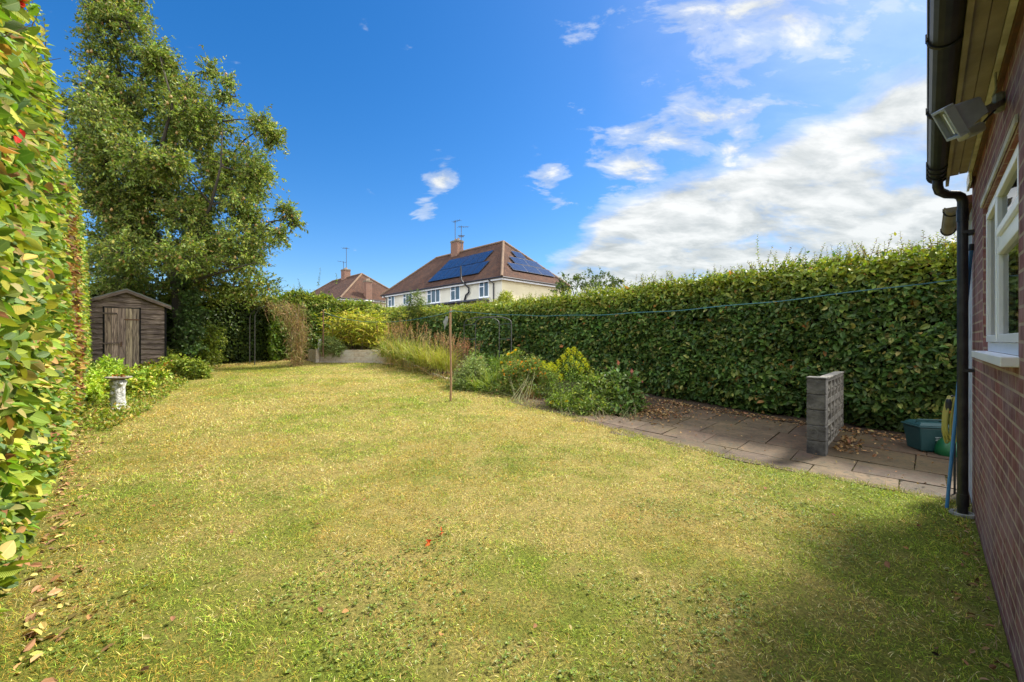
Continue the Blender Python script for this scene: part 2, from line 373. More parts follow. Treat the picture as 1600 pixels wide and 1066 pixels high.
def lawn_sheet():
    us = np.arange(-.7, 7.3, .05); vs = np.concatenate([np.arange(-.28, 17.2, .05)]); Ug, Vg = np.meshgrid(us, vs)
    X = (Ug - Vg) * Q; Y = (Ug + Vg) * Q; inside = (Ug < lawn_right(Vg) + .04 * (vn(Vg * 4, Ug * 0 + 2, 3) - .3)) & (Ug > -.6)
    nx = len(us); idx = np.arange(Ug.size).reshape(Ug.shape)
    ok = inside[:-1, :-1] & inside[:-1, 1:] & inside[1:, 1:] & inside[1:, :-1]
    f = np.stack([idx[:-1, :-1][ok], idx[:-1, 1:][ok], idx[1:, 1:][ok], idx[1:, :-1][ok]], 1)
    Z = gz(Y) + .006 + .018 * fbm(X * 1.2, Y * 1.2, 2, 3) + .012 * vn(X * 9, Y * 9, 4)
    d = lawn_col(X, Y)[..., None]; C = (GREEN * .5) * (1 - d) + (STRAW * .5) * d
    V = np.stack([X, Y, Z], -1).reshape(-1, 3); used = np.unique(f); re = np.zeros(V.shape[0], int); re[used] = np.arange(len(used))
    m, t = newmat('turf'); tc = t.add('ShaderNodeTexCoord').outputs['Object']
    n = t.add('ShaderNodeTexNoise', i_Vector=tc, i_Scale=55.0, i_Detail=6.0, i_Roughness=.75).outputs[0]
    n2 = t.add('ShaderNodeTexNoise', i_Vector=tc, i_Scale=14.0, i_Detail=4.0).outputs[0]
    col = t.mix(1, t.add('ShaderNodeAttribute', attribute_name='Col').outputs[0], t.ramp(n, [(.32, (.3, .3, .26)), (.5, (1, 1, 1)), (.66, (1.7, 1.6, 1.5))]), 'MULTIPLY')
    col = t.mix(t.ramp(n2, [(.52, 0.0), (.66, .45)]), col, (.10, .13, .022))
    b = t.add('ShaderNodeBsdfPrincipled', i_Base_Color=col, i_Roughness=.95); b.inputs['Specular IOR Level'].default_value = .1
    t.l.new(t.add('ShaderNodeBump', i_Height=n, i_Strength=.8, i_Distance=.02).outputs[0], b.inputs['Normal']); finish(t, b.outputs[0])
    tag(MB().raw(V[used], [re[f]], C.reshape(-1, 3)[used]).build('lawn', m), kind='structure')
lawn_sheet()
def lz(x, y): return gz(y) + .006 + .018 * fbm(x * 1.2, y * 1.2, 2, 3) + .012 * vn(x * 9, y * 9, 4)
def grass():
    mb = MB(); N = 2600000
    u = R.uniform(-.5, 7.2, N); v = R.uniform(-.25, 17, N); x = (u - v) * Q; y = (u + v) * Q; r = np.hypot(x, y)
    edge = .10 * R.random(N) * (v < 8)
    keep = (u < lawn_right(v) + edge) & (R.random(N) < np.minimum(1, (3.4 / np.maximum(r, .5)) ** 1.5)) & (np.abs(x) < 1.45 * y + 1.0)
    clump = fbm(x * 7, y * 7, 31, 2); keep &= R.random(N) < np.clip((clump - .15) * 3.0, .45, 1)
    x, y, r = x[keep], y[keep], r[keep]; n = len(x); d = lawn_col(x, y)
    dry = R.random(n) < (d * .85 + .02)
    col = np.where(dry[:, None], pal(n, [[.60, .50, .20], [.74, .66, .38], [.36, .23, .07], [.54, .44, .12], [.19, .13, .05]], jit=.3), pal(n, [[.24, .36, .04], [.35, .48, .06], [.12, .19, .02], [.44, .46, .08]], jit=.3))
    D = R.normal(size=(n, 3)) * np.array([1, 1, .3]); D[:, 2] = np.abs(D[:, 2]) + R.uniform(.1, 1.1, n) - .25 * dry
    s = np.clip((r / 3.2), 1, 3.2) ** .8
    mo = np.clip((fbm(x * .9 + 20, y * .9, 91, 3) - .50) * 6, 0, 1) * .55; mk = R.random(n) < mo
    col[mk] = pal(int(mk.sum()), [[.40, .27, .05], [.34, .24, .06], [.46, .36, .08]], jit=.25)
    col *= (.72 + .56 * fbm(x * 3.1, y * 3.1, 71, 3))[:, None]
    strips(mb, np.stack([x, y, lz(x, y) - .004], 1), D, R.uniform(.014, .046, n) * s ** .5 * (.75 + .6 * clump[keep]), R.uniform(.0018, .0044, n) * s, col, droop=R.uniform(.2, 1.6, n), seg=2)
    tag(mb.build('grass', M['blade']), kind='stuff')
    # clover and small broadleaf weeds in the turf
    mb = MB(); N = 60000
    u = R.uniform(-.2, 5.6, N); v = R.uniform(.2, 10, N); x = (u - v) * Q; y = (u + v) * Q; r = np.hypot(x, y)
    pat = fbm(x * 1.7 + 9, y * 1.7, 44, 3)
    keep = (y > .8) & (R.random(N) < np.minimum(1, (3.0 / r) ** 1.6)) & (R.random(N) < np.clip((pat - .52) * 4, .02, .6)); x, y = x[keep], y[keep]; n = len(x)
    P = np.stack([x, y, lz(x, y) + R.uniform(.004, .022, n)], 1)
    P = np.repeat(P, 3, 0); a = np.tile(np.arange(3) * 2.1, n) + np.repeat(R.uniform(0, 6, n), 3)
    T = np.stack([np.cos(a), np.sin(a), R.uniform(-.1, .5, 3 * n)], 1); Nn = np.array([0, 0, 1.]) + .25 * R.normal(size=(3 * n, 3))
    leaves(mb, P, T, Nn, R.uniform(.007, .017, 3 * n), .9, pal(3 * n, [[.14, .21, .035], [.18, .26, .05], [.24, .30, .06], [.11, .16, .03]]), '6')
    tag(mb.build('clover', M['leaf']), kind='stuff')
grass()

# ---- paving
JO = []
def paving():
    m, t = newmat('sandstone'); tc = t.add('ShaderNodeTexCoord').outputs['Object']
    n = t.add('ShaderNodeTexNoise', i_Vector=tc, i_Scale=3.0, i_Detail=10.0, i_Roughness=.7, i_Distortion=.8).outputs[0]
    n2 = t.add('ShaderNodeTexNoise', i_Vector=tc, i_Scale=1.1, i_Detail=5.0).outputs[0]
    n3 = t.add('ShaderNodeTexNoise', i_Vector=tc, i_Scale=22.0, i_Detail=8.0).outputs[0]
    col = t.mix(1, t.add('ShaderNodeAttribute', attribute_name='Col').outputs[0], t.ramp(n, [(.3, (.5, .45, .42)), (.52, (1, 1, 1)), (.7, (1.5, 1.45, 1.35))]), 'MULTIPLY')
    col = t.mix(t.ramp(n2, [(.5, 0.0), (.68, .7)]), col, (.13, .095, .045))
    col = t.mix(t.ramp(n3, [(.52, 0.0), (.66, .75)]), col, (.05, .05, .032))
    b = t.add('ShaderNodeBsdfPrincipled', i_Base_Color=col, i_Roughness=.75); b.inputs['Specular IOR Level'].default_value = .35
    t.l.new(t.add('ShaderNodeBump', i_Height=t.math('ADD', n, t.math('MULTIPLY', n3, .3)), i_Strength=.7, i_Distance=.02).outputs[0], b.inputs['Normal']); finish(t, b.outputs[0])
    mb = MB()
    def slab(u0, u1, v0, v1):
        g = .008; c = np.array([.105, .072, .045]) * random.uniform(.65, 1.3) * np.array([1, random.uniform(.92, 1.04), random.uniform(.85, 1.1)])
        q = [(u0 + g, v0 + g), (u1 - g, v0 + g), (u1 - g, v1 - g), (u0 + g, v1 - g)]
        q = [(a + random.uniform(-.006, .006), b_ + random.uniform(-.006, .006)) for a, b_ in q]
        z = [guv(a, b_)[2] + .022 + random.uniform(-.005, .005) for a, b_ in q]
        top = [UV(a, b_, zz) for (a, b_), zz in zip(q, z)]; bot = [(p[0], p[1], p[2] - .06) for p in top]
        JO.append((u0, u1, v0, v1))
        mb.raw(top + bot, [np.array([[0, 1, 2, 3], [0, 4, 5, 1], [1, 5, 6, 2], [2, 6, 7, 3], [3, 7, 4, 0]])], c)
    rows = [(5.56, 6.05), (6.05, 6.62), (6.62, 7.45), (7.45, 8.25)]
    for k, (a, b_) in enumerate(rows):
        v = -2.2 + [0, -.35, -.1, -.5][k]
        while v < [4.2, 5.6, 6.4, 5.0][k]:
            L = random.choice([.45, .6, .75, .9]) if k else random.choice([.6, .75, .9])
            if not (v > 3.6 and a > 6.5): slab(a, b_ if not (v > 3.6 and k == 1) else b_ , v, v + L)
            v += L
    o = mb.build('paving', m); tag(o, kind='structure')
    mb = MB().raw([UV(5.5, -3, .012), UV(8.3, -3, .012), UV(8.3, 1.0, .012), UV(5.5, 1, .012)], [np.array([[0, 1, 2, 3]])])
paving()

# ================================================================ HEDGES
def along(a, b, t): return a + (b - a) * t
def hedge_face(mb, a, b, out, z1, n, size, asp, cols, wts, tm, depth=.16, z0=.0, bul=.14, colfn=None, top=False, tw=.8, seedn=0, lime=None):
    """shingled leaves over one upright face from a to b (uv pairs), out = outward uv direction; or over the top"""
    s = R.random(n); h = R.random(n); a = np.array(a); b = np.array(b); L = np.linalg.norm(b - a)
    uv = a + (b - a) * s[:, None]; out = np.array(out, float)
    if not top:
        zg = gz((uv[:, 0] + uv[:, 1]) * Q); zz = z0 + zg + h * (z1(uv) - zg - z0)
        off = bul * (fbm(s * L * 1.6, zz * 1.6, seedn, 3) - .5) * 2 + .03 * np.sin(zz * 1.3) - R.exponential(depth * .5, n)
        rnd = np.clip((zz - z1(uv) + .25) / .25, 0, 1) ** 2 * .14
        lowcut = np.clip((.35 - (zz - zg)) / .35, 0, 1) * .22
        uv = uv + out * (off - rnd - lowcut)[:, None]; P = np.stack([(uv[:, 0] - uv[:, 1]) * Q, (uv[:, 0] + uv[:, 1]) * Q, zz], 1)
        o3 = np.array([(out[0] - out[1]) * Q, (out[0] + out[1]) * Q, 0])
        T = o3 * R.uniform(.1, .8, n)[:, None] + np.array([0, 0, -1.]) * R.uniform(-.2, .8, n)[:, None] + .8 * R.normal(size=(n, 3))
        N = o3 * .75 + np.array([0, 0, .65]) + .55 * R.normal(size=(n, 3)); hh = (zz - zg) / np.maximum(z1(uv) - zg, .1)
    else:
        zt = z1(uv) ; uv = uv - out * (R.random(n) * tw)[:, None]
        zz = zt + .10 * (fbm(uv[:, 0] * 2, uv[:, 1] * 2, seedn + 3, 3) - .5) * 2 + R.exponential(.035, n) - R.exponential(.05, n)
        P = np.stack([(uv[:, 0] - uv[:, 1]) * Q, (uv[:, 0] + uv[:, 1]) * Q, zz], 1)
        T = rdir(n, .5); N = np.array([0, 0, 1.]) + .6 * R.normal(size=(n, 3)); hh = np.ones(n)
    col = pal(n, cols, wts)
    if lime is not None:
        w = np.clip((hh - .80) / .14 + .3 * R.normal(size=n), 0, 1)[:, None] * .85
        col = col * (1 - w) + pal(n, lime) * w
    if colfn: col = colfn(col, uv, P, s)
    leaves(mb, P, T, N, size * np.clip(R.normal(.90, .32, n), .3, 1.6), asp * float(R.uniform(.95, 1.05)), col, tm)
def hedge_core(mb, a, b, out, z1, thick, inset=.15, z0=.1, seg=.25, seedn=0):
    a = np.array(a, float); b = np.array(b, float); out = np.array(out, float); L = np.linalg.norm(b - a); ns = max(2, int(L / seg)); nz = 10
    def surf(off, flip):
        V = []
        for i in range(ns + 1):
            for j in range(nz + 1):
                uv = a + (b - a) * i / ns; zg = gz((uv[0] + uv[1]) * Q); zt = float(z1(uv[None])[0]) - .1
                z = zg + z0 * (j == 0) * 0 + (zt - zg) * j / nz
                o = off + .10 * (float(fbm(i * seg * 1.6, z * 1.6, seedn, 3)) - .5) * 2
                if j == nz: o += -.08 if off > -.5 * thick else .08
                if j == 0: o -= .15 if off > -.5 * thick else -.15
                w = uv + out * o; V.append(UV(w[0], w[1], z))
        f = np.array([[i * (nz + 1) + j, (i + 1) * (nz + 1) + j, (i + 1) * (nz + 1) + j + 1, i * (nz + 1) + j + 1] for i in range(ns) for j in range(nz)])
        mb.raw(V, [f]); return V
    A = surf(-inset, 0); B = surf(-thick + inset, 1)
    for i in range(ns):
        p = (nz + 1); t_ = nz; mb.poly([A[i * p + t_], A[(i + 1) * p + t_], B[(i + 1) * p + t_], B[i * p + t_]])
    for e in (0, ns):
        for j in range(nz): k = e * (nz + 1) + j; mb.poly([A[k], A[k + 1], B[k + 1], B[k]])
def shoots(foli, stem, P0, hmin, hmax, size, cols, lean=.25, wob=1):
    for p in P0:
        h = random.uniform(hmin, hmax) * random.uniform(.6, 1); k = 5; d = np.array([random.gauss(0, lean), random.gauss(0, lean), 1.]); pts = [np.array(p, float)]
        for i in range(k): d += np.array([random.gauss(0, .1), random.gauss(0, .1), 0]) * wob; d /= np.linalg.norm(d); pts.append(pts[-1] + d * h / k)
        stem.tube(pts, np.linspace(.0045, .0015, k + 1), 3, False, col=(.10, .07, .035))
        n = int(h / .026) + 3; tt = np.linspace(.1, 1, n); pp = np.array([np.interp(tt * k, range(k + 1), np.array(pts)[:, i]) for i in range(3)]).T
        a = np.arange(n) * 2.6 + random.random() * 6; T = np.stack([np.cos(a), np.sin(a), np.full(n, .55)], 1) + .2 * R.normal(size=(n, 3))
        N = np.array([0, 0, 1.]) + .5 * R.normal(size=(n, 3)); leaves(foli, pp, T, N, size * (1.15 - .6 * tt), .55, pal(n, cols), '4')
# --- left hedge (v from .3 to 15)
def left_hedge():
    root = thing('tall_hedge', 'tall lime green hedge with a copper red patch along the left edge', 'hedge', UV(-.8, 7, .2))
    uface = lambda v: np.interp(v, [0, 3.5, 9, 15], [-.36, -.335, -.235, -.19])
    z1 = lambda uv: np.full(len(uv), 3.9) + .15 * np.sin(uv[:, 1] * 1.3)
    cols = [[.17, .28, .035], [.29, .37, .05], [.10, .18, .035], [.42, .42, .08], [.15, .25, .12], [.38, .33, .14]]; w = [4, 4, 3.5, 2.4, 2, 1.6]
    def cf(col, uv, P, s):
        v = uv[:, 1]; z = P[:, 2]; n = len(v)
        m = np.exp(-((v - 8.3 - .25 * np.sin(z * 2)) / 1.0) ** 2) * np.clip((z - .3) / .6, 0, 1) * np.clip((3.6 - z) / .6, 0, 1)
        k = R.random(n) < m * .95; col[k] = pal(int(k.sum()), [[.16, .045, .03], [.24, .10, .04], [.30, .14, .07], [.10, .05, .03], [.30, .22, .05]])
        k = (R.random(n) < .055); col[k] = pal(int(k.sum()), [[.42, .22, .10], [.5, .38, .12], [.3, .15, .08]])
        col *= (.7 + .6 * fbm(v * 2.2, z * 2.2, 61, 3))[:, None]
        return col
    mb = MB(); core = MB()
    seg = [(.2, 3.0, 5200, .075, '6'), (3.0, 6.0, 12500, .075, '11'), (6.0, 9.0, 12500, .074, '6'), (9.0, 12.0, 12500, .074, '6'), (12.0, 15.0, 12500, .072, '6')]
    for v0, v1, n, sz, tm in seg:
        hedge_face(mb, (float(uface(v0)), v0), (float(uface(v1)), v1), (1, 0), z1, n, sz, .60, cols, w, tm, depth=.10, bul=.05, colfn=cf, seedn=3)
        hedge_face(mb, (float(uface(v0)), v0), (float(uface(v1)), v1), (1, 0), z1, 1500, .065, .6, cols, w, '6', top=True, tw=.9, seedn=3)
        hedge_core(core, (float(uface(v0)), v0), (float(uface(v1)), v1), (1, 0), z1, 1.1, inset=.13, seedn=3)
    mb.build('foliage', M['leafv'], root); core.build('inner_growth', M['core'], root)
    sh = MB(); st = sh
    pts = [UV(random.uniform(-.9, -.3), random.uniform(2, 14), 3.85) for _ in range(110)]
    shoots(sh, st, pts, .1, .45, .06, cols[:4])
    pts = [UV(float(uface(v)) - .02, v, random.uniform(1.2, 3.6)) for v in R.uniform(3.2, 13, 70)]
    for p in pts: shoots(sh, st, [p], .12, .3, .05, cols[:4], lean=.8)
    sh.build('shoots', M['leaf'], root)
    tw = MB()
    for v in R.uniform(2.9, 9, 260):
        p = np.array(UV(float(uface(v)) - .09, v, random.uniform(.05, 3.7))); d = np.array([random.uniform(.1, .7), random.uniform(-.5, .5), random.uniform(-.4, 1)]); L = random.uniform(.12, .34); tw.tube([p, p + d * L * .5 + [0, 0, .01], p + d * L], [.004, .003, .0015], 4, False)
    tag(tw.build('bare_twigs', M['twig'], root), kind='stuff')
    # creeper leaves turned scarlet, growing on the hedge
    for (px, py, Y, s, lab) in [(24, 203, 2.32, .11, 'large scarlet creeper leaf on the left hedge face, the lower of the red ones'), (8, 36, 2.30, .10, 'scarlet creeper leaf at the top left corner of the hedge, beside the upper frame edge'), (30, 6, 2.36, .09, 'small scarlet creeper leaf highest on the left hedge')]:
        mb = MB(); c = np.array(at(px, py, Y)); n = 4
        a = np.array([-.5, -.1, .4, .15]); T = np.stack([np.full(n, .9), -.4 + a * .2, -.35 + a], 1)
        leaves(mb, np.repeat(c[None], n, 0) + .012 * R.normal(size=(n, 3)), T, np.array([[.5, -.4, .8]] * n) + .2 * R.normal(size=(n, 3)), s * np.array([.9, 1.1, .7, .8]), .42, pal(n, [[.62, .012, .02], [.5, .01, .015]]), '11')
        tag(mb.build('creeper_leaf', M['leafv']), lab, 'leaf', 'scarlet creeper leaves on the left hedge')
left_hedge()

BEECH = [[.065, .13, .032], [.095, .17, .042], [.045, .095, .03], [.15, .21, .05], [.30, .30, .10]]; BW = [4, 4, 3, 2, 1]
LIMEC = [[.24, .30, .035], [.32, .33, .05], [.16, .22, .03]]
def right_hedge():
    root = thing('beech_hedge', 'long clipped dark green beech hedge along the right side behind the paving and the border', 'hedge', guv(9.2, 6))
    z1 = lambda uv: np.interp(uv[:, 1], [-6, 0, 3, 6, 12, 18], [2.86, 2.86, 2.80, 2.70, 2.66, 2.98])
    uf = lambda v: np.interp(v, [-6, 0, 6, 18], [8.72, 8.75, 8.85, 8.95])
    mb = MB(); core = MB()
    def cf(col, uv, P, s):
        n = len(s); k = R.random(n) < .012; col[k] = pal(int(k.sum()), [[.34, .17, .05], [.30, .20, .08]])
        p = fbm(uv[:, 1] * .9, P[:, 2] * 1.1, 77, 3); return col * (.75 + .6 * p[:, None])
    for v0, v1, n, tm in [(-5, -2, 5000, '4'), (-2, 1.5, 16000, '6'), (1.5, 5, 17000, '6'), (5, 8.5, 15000, '6'), (8.5, 12.5, 12000, '4'), (12.5, 17.6, 12000, '4')]:
        a, b = (float(uf(v0)), v0), (float(uf(v1)), v1)
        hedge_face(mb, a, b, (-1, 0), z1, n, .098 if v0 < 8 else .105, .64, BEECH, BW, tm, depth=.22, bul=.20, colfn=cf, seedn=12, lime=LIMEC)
        hedge_face(mb, a, b, (-1, 0), z1, n // 5, .07, .6, LIMEC + BEECH[:2], [3, 2, 3, 1, 1], '4', top=True, tw=1.1, seedn=12)
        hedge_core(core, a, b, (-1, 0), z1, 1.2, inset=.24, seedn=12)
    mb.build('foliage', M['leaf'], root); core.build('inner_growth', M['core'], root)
    sh = MB(); st = sh
    def top(v, k): return [UV(float(uf(v)) + random.uniform(.0, .7), v, float(z1(np.array([[0, v]]))[0]) + .0)]
    for v in R.choice(np.linspace(-3, 5, 40), 360) + .14 * R.normal(size=360): shoots(sh, st, top(v, 0), .08, .30 + .3 * float(vn(v * 1.6, 3, 8)), .055, LIMEC + [[.12, .14, .04], [.15, .10, .05]])
    for v in R.choice(np.linspace(5, 12, 30), 220) + .14 * R.normal(size=220): shoots(sh, st, top(v, 0), .08, .36, .06, LIMEC)
    for v in R.uniform(12, 17.5, 110): shoots(sh, st, top(v, 0), .1, .22, .06, LIMEC)
    for v, h in ((2.25, .6), (1.1, .35), (-1.0, .5), (-1.6, .55), (-.2, .5)): shoots(sh, st, [UV(8.95, v, 2.85)], h, h * 1.3, .055, LIMEC, lean=.08)
    # spray of shoots off the face
    for v in R.uniform(-2, 8, 90): shoots(sh, st, [UV(float(uf(v)) - .05, v, random.uniform(.35, 2.6))], .08, .2, .05, BEECH, lean=.9)
    for v in np.arange(-2, 17, .45):
        p0 = np.array(guv(9.2 + random.uniform(-.1, .1), v)); st.tube([p0, p0 + [random.gauss(0, .05), random.gauss(0, .05), .5], p0 + [random.gauss(0, .1), random.gauss(0, .1), 1.2]], [.03, .025, .015], 6, col=(.08, .06, .04))
    sh.build('shoots', M['leaf'], root)
right_hedge()
def back_hedge():
    root = thing('back_hedge', 'dark green hedge closing the far end of the lawn beside the shed', 'hedge', guv(3, 17.2))
    z1 = lambda uv: 3.05 + .16 * np.sin(uv[:, 0] * 1.9 + 1) + .1 * np.sin(uv[:, 0] * 4.3)
    mb = MB(); core = MB(); st = mb
    cols = [[.055, .095, .022], [.08, .13, .025], [.04, .075, .02], [.13, .18, .03]]
    for a, b, n in [((-1.5, 17.0), (4.6, 17.0), 17000)]:
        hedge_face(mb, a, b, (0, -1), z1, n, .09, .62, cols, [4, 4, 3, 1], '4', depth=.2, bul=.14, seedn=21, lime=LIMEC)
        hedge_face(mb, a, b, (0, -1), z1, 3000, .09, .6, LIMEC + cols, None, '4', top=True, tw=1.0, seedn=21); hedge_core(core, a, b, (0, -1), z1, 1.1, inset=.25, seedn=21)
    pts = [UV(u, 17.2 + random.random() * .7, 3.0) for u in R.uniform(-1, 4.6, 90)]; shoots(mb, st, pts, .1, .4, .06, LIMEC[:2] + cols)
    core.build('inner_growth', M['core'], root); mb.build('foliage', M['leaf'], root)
    root = thing('bright_hedge', 'brighter green bushy hedge between the dead climber and the blockwork bed', 'hedge', guv(5.6, 16.5))
    z1 = lambda uv: 3.05 + .28 * np.exp(-((uv[:, 0] - 5.8) / .8) ** 2) + .08 * np.sin(uv[:, 0] * 5)
    mb = MB(); core = MB(); st = mb; cols = [[.09, .16, .025], [.13, .21, .03], [.06, .11, .02], [.19, .26, .04]]
    a, b = (4.35, 16.6), (8.7, 16.6)
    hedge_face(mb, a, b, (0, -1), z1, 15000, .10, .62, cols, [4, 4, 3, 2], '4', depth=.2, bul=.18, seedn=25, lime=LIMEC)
    hedge_face(mb, a, b, (0, -1), z1, 3000, .10, .6, LIMEC + cols, None, '4', top=True, tw=1.2, seedn=25); hedge_core(core, a, b, (0, -1), z1, 1.3, inset=.25, seedn=25)
    hedge_face(mb, (4.42, 16.5), (4.42, 17.3), (-1, 0), z1, 2600, .10, .62, cols, [4, 4, 3, 2], '4', depth=.15, bul=.1, seedn=25)
    pts = [UV(u, 16.7 + random.random() * .8, float(z1(np.array([[u, 0]]))[0]) - .05) for u in R.uniform(4.4, 7.6, 80)]; shoots(mb, st, pts, .15, .45, .08, LIMEC + cols)
    shoots(mb, st, [at(524, 445, 17.3), at(497, 450, 17), at(470, 458, 17)], .6, .9, .09, cols)
    core.build('inner_growth', M['core'], root); mb.build('foliage', M['leaf'], root)
back_hedge()

# ================================================================ HOUSE on the right
WV = -.283
def near_house():
    root = thing('brick_house', 'red brick house wall at the right edge with white window, gutter and wooden eaves', 'house', UV(2.5, -3.5, 0))
    u0, u1 = .05, 5.445; wu0, wu1, wz0, wz1 = 2.84, 4.45, 1.43, 2.44; H = 2.95
    mb = MB()
    def wq(a, b, z0, z1, v=WV):   # front wall quad facing +v
        mb.poly([UV(b, v, z0), UV(a, v, z0), UV(a, v, z1), UV(b, v, z1)], [(b, z0), (a, z0), (a, z1), (b, z1)])
    wq(u0, wu0, -.1, H); wq(wu1, u1, -.1, H); wq(wu0, wu1, -.1, wz0 - .05); wq(wu0, wu1, wz1, H)
    rv = WV - .11
    for uu, s in ((wu0, 1), (wu1, -1)): mb.poly([UV(uu, WV, wz0 - .05), UV(uu, rv, wz0 - .05), UV(uu, rv, wz1), UV(uu, WV, wz1)][::s], [(0, wz0), (.11, wz0), (.11, wz1), (0, wz1)][::s])
    mb.poly([UV(wu0, WV, wz1), UV(wu1, WV, wz1), UV(wu1, rv, wz1), UV(wu0, rv, wz1)], [(0, 0), (1.6, 0), (1.6, .11), (0, .11)])
    for uu in (u0, u1): mb.poly([UV(uu, WV, -.1), UV(uu, -7, -.1), UV(uu, -7, H), UV(uu, WV, H)][::1 if uu == u1 else -1], [(0, -.1), (6.7, -.1), (6.7, H), (0, H)])
    mb.poly([UV(u0, -7, -.1), UV(u1, -7, -.1), UV(u1, -7, H), UV(u0, -7, H)], [(0, 0), (5, 0), (5, 3), (0, 3)])
    mb.build('wall', M['brick'], root)
    # soffit boards, trim, roof
    gv = WV + .283  # gutter outer line at v about 0
    for a, b, z, m in ((-.138, -.186, 2.872, 'soffit'), (-.189, -.236, 2.875, 'soffit'), (-.239, -.262, 2.872, 'cream')):
        MB().ubox(u0, u1 - .42, b, a, z, z + .02).build('soffit_board', M[m], root)
    MB().ubox(u0, u1 - .02, -.282, -.264, 2.84, 2.90).build('wall_trim', M['rust'], root)
    MB().ubox(u1 - .42, u1 - .09, -.26, -.245, 2.80, 2.90).build('trim_end', M['white'], root)
    MB().ubox(u0, u1 - .15, -.137, -.117, 2.86, 3.02).build('fascia', M['soffit'], root)
    mb = MB(); pr = [(-.02, 3.02), (-.02, 3.05), (-3.6, 5.6), (-7.2, 3.05), (-7.2, 3.02), (-3.6, 5.55)]
    for i in range(6):
        (va, za), (vb, zb) = pr[i], pr[(i + 1) % 6]; mb.poly([UV(-.1, va, za), UV(u1 + .05, va, za), UV(u1 + .05, vb, zb), UV(-.1, vb, zb)])
    for uu in (-.1, u1 + .05): mb.poly([UV(uu, *p) for p in [pr[0], pr[1], pr[2], pr[5]]]); mb.poly([UV(uu, *p) for p in [pr[5], pr[2], pr[3], pr[4]]])
    mb.build('roof', mat('brown_roof_tile', (.12, .06, .04), (.08, .04, .03), rough=.9), root)
    # half round gutter with lip and brackets
    def gutter(ua, ub, vc, zc, r, name, nb, par, gm='black'):
        g = MB(); n = 10; pr = [(vc + r * cos(a), zc - r * sin(a)) for a in np.linspace(0, pi, n)]; pri = [(vc + (r - .005) * cos(a), zc - (r - .005) * sin(a)) for a in np.linspace(pi, 0, n)]
        pr = pr + pri; k = len(pr)
        V = [UV(ua, *p) for p in pr] + [UV(ub, *p) for p in pr]
        g.raw(V, [np.array([[i, (i + 1) % k, k + (i + 1) % k, k + i] for i in range(k)])])
        g.poly([UV(ub, *p) for p in pr[:n]]); g.poly([UV(ua, *p) for p in pr[:n]][::-1])
        g.tube([UV(ua, vc + r, zc), UV(ub, vc + r, zc)], .007, 6)
        o = g.build(name, M[gm], par, smooth=False)
        for ubk in nb:
            h = MB(); pts = [UV(ubk, vc + (r + .004) * cos(a), zc - (r + .004) * sin(a)) for a in np.linspace(-.25, pi, 12)]; h.tube(pts, .008, 5)
            h.box(UV(ubk, vc + r + .006, zc + .006), (.03, .012, .03), [[Q, Q, 0], [-Q, Q, 0], [0, 0, 1]]); h.build('gutter_bracket', M['black'], o)
        return o
    gutter(u0 - .1, 5.10, -.065, 2.91, .058, 'gutter', (.9, 1.9, 2.75, 3.62, 4.7, 4.83, 4.96, 5.07), root)
    # downpipe with swan neck
    pu, pv = 5.208, -.216
    d = MB(); d.tube([UV(5.0, -.065, 2.86), UV(5.0, -.065, 2.80), UV(5.03, -.075, 2.765), UV(5.12, -.12, 2.75), UV(5.17, -.18, 2.745), UV(5.2, -.205, 2.73), UV(pu, pv, 2.69), UV(pu, pv, 2.5), UV(pu, pv, 1.2), UV(pu, pv, -.02)], .034, 16)
    for z in (2.52, .1): d.tube([UV(pu, pv, z), UV(pu, pv, z + .1)], .038, 16)
    dp = d.build('downpipe', M['black'], root, smooth=True)
    for z in (1.25, 2.42):
        MB().box(UV(pu, pv - .045, z), (.075, .1, .026), [[Q, Q, 0], [-Q, Q, 0], [0, 0, 1]]).box(UV(pu + .055, WV + .018, z), (.10, .034, .026), [[Q, Q, 0], [-Q, Q, 0], [0, 0, 1]]).build('pipe_clip', M['black'], dp)
    MB().lathe([(.075, 0), (.085, .012), (.078, .03), (.06, .032), (.055, .02)], UV(pu, pv, .012), 20, jit=.02).build('drain_collar', M['ring'], root)
    # lean-to porch wall behind the corner
    MB().ubox(u1 + .003, 6.15, -1.6, -.292, -.1, 2.72).build('whitewashed_wall', mat('whitewash', (.50, .53, .56), (.16, .19, .22), rough=.9, scale=7, bump=.6, ramp=(.5, .68)), root)
    gutter(5.42, 6.6, -.165, 2.70, .05, 'porch_gutter', (5.55, 6.5), root, 'soffit')
    MB().ubox(u1 + .04, 6.75, -1.7, -.22, 2.725, 2.80).build('porch_roof', M['rust'], root)
    # window: frame, sashes, panes, sill
    fv = WV - .022
    w = MB()
    def bar(b, ua, ub, za, zb, va, vb): b.ubox(min(ua, ub), max(ua, ub), min(va, vb), max(va, vb), za, zb)
    bar(w, wu0, wu1, wz0, wz0 + .06, fv, fv - .06); bar(w, wu0, wu1, wz1 - .055, wz1, fv, fv - .06)
    for a in (wu0, wu1 - .055, 3.75): bar(w, a, a + .06 if a == 3.75 else a + .055, wz0 + .06, wz1 - .055, fv, fv - .06)
    bar(w, wu0 + .055, 3.75, 2.05, 2.11, fv, fv - .06)
    win = w.build('window', M['white'], root, bevel=.004)
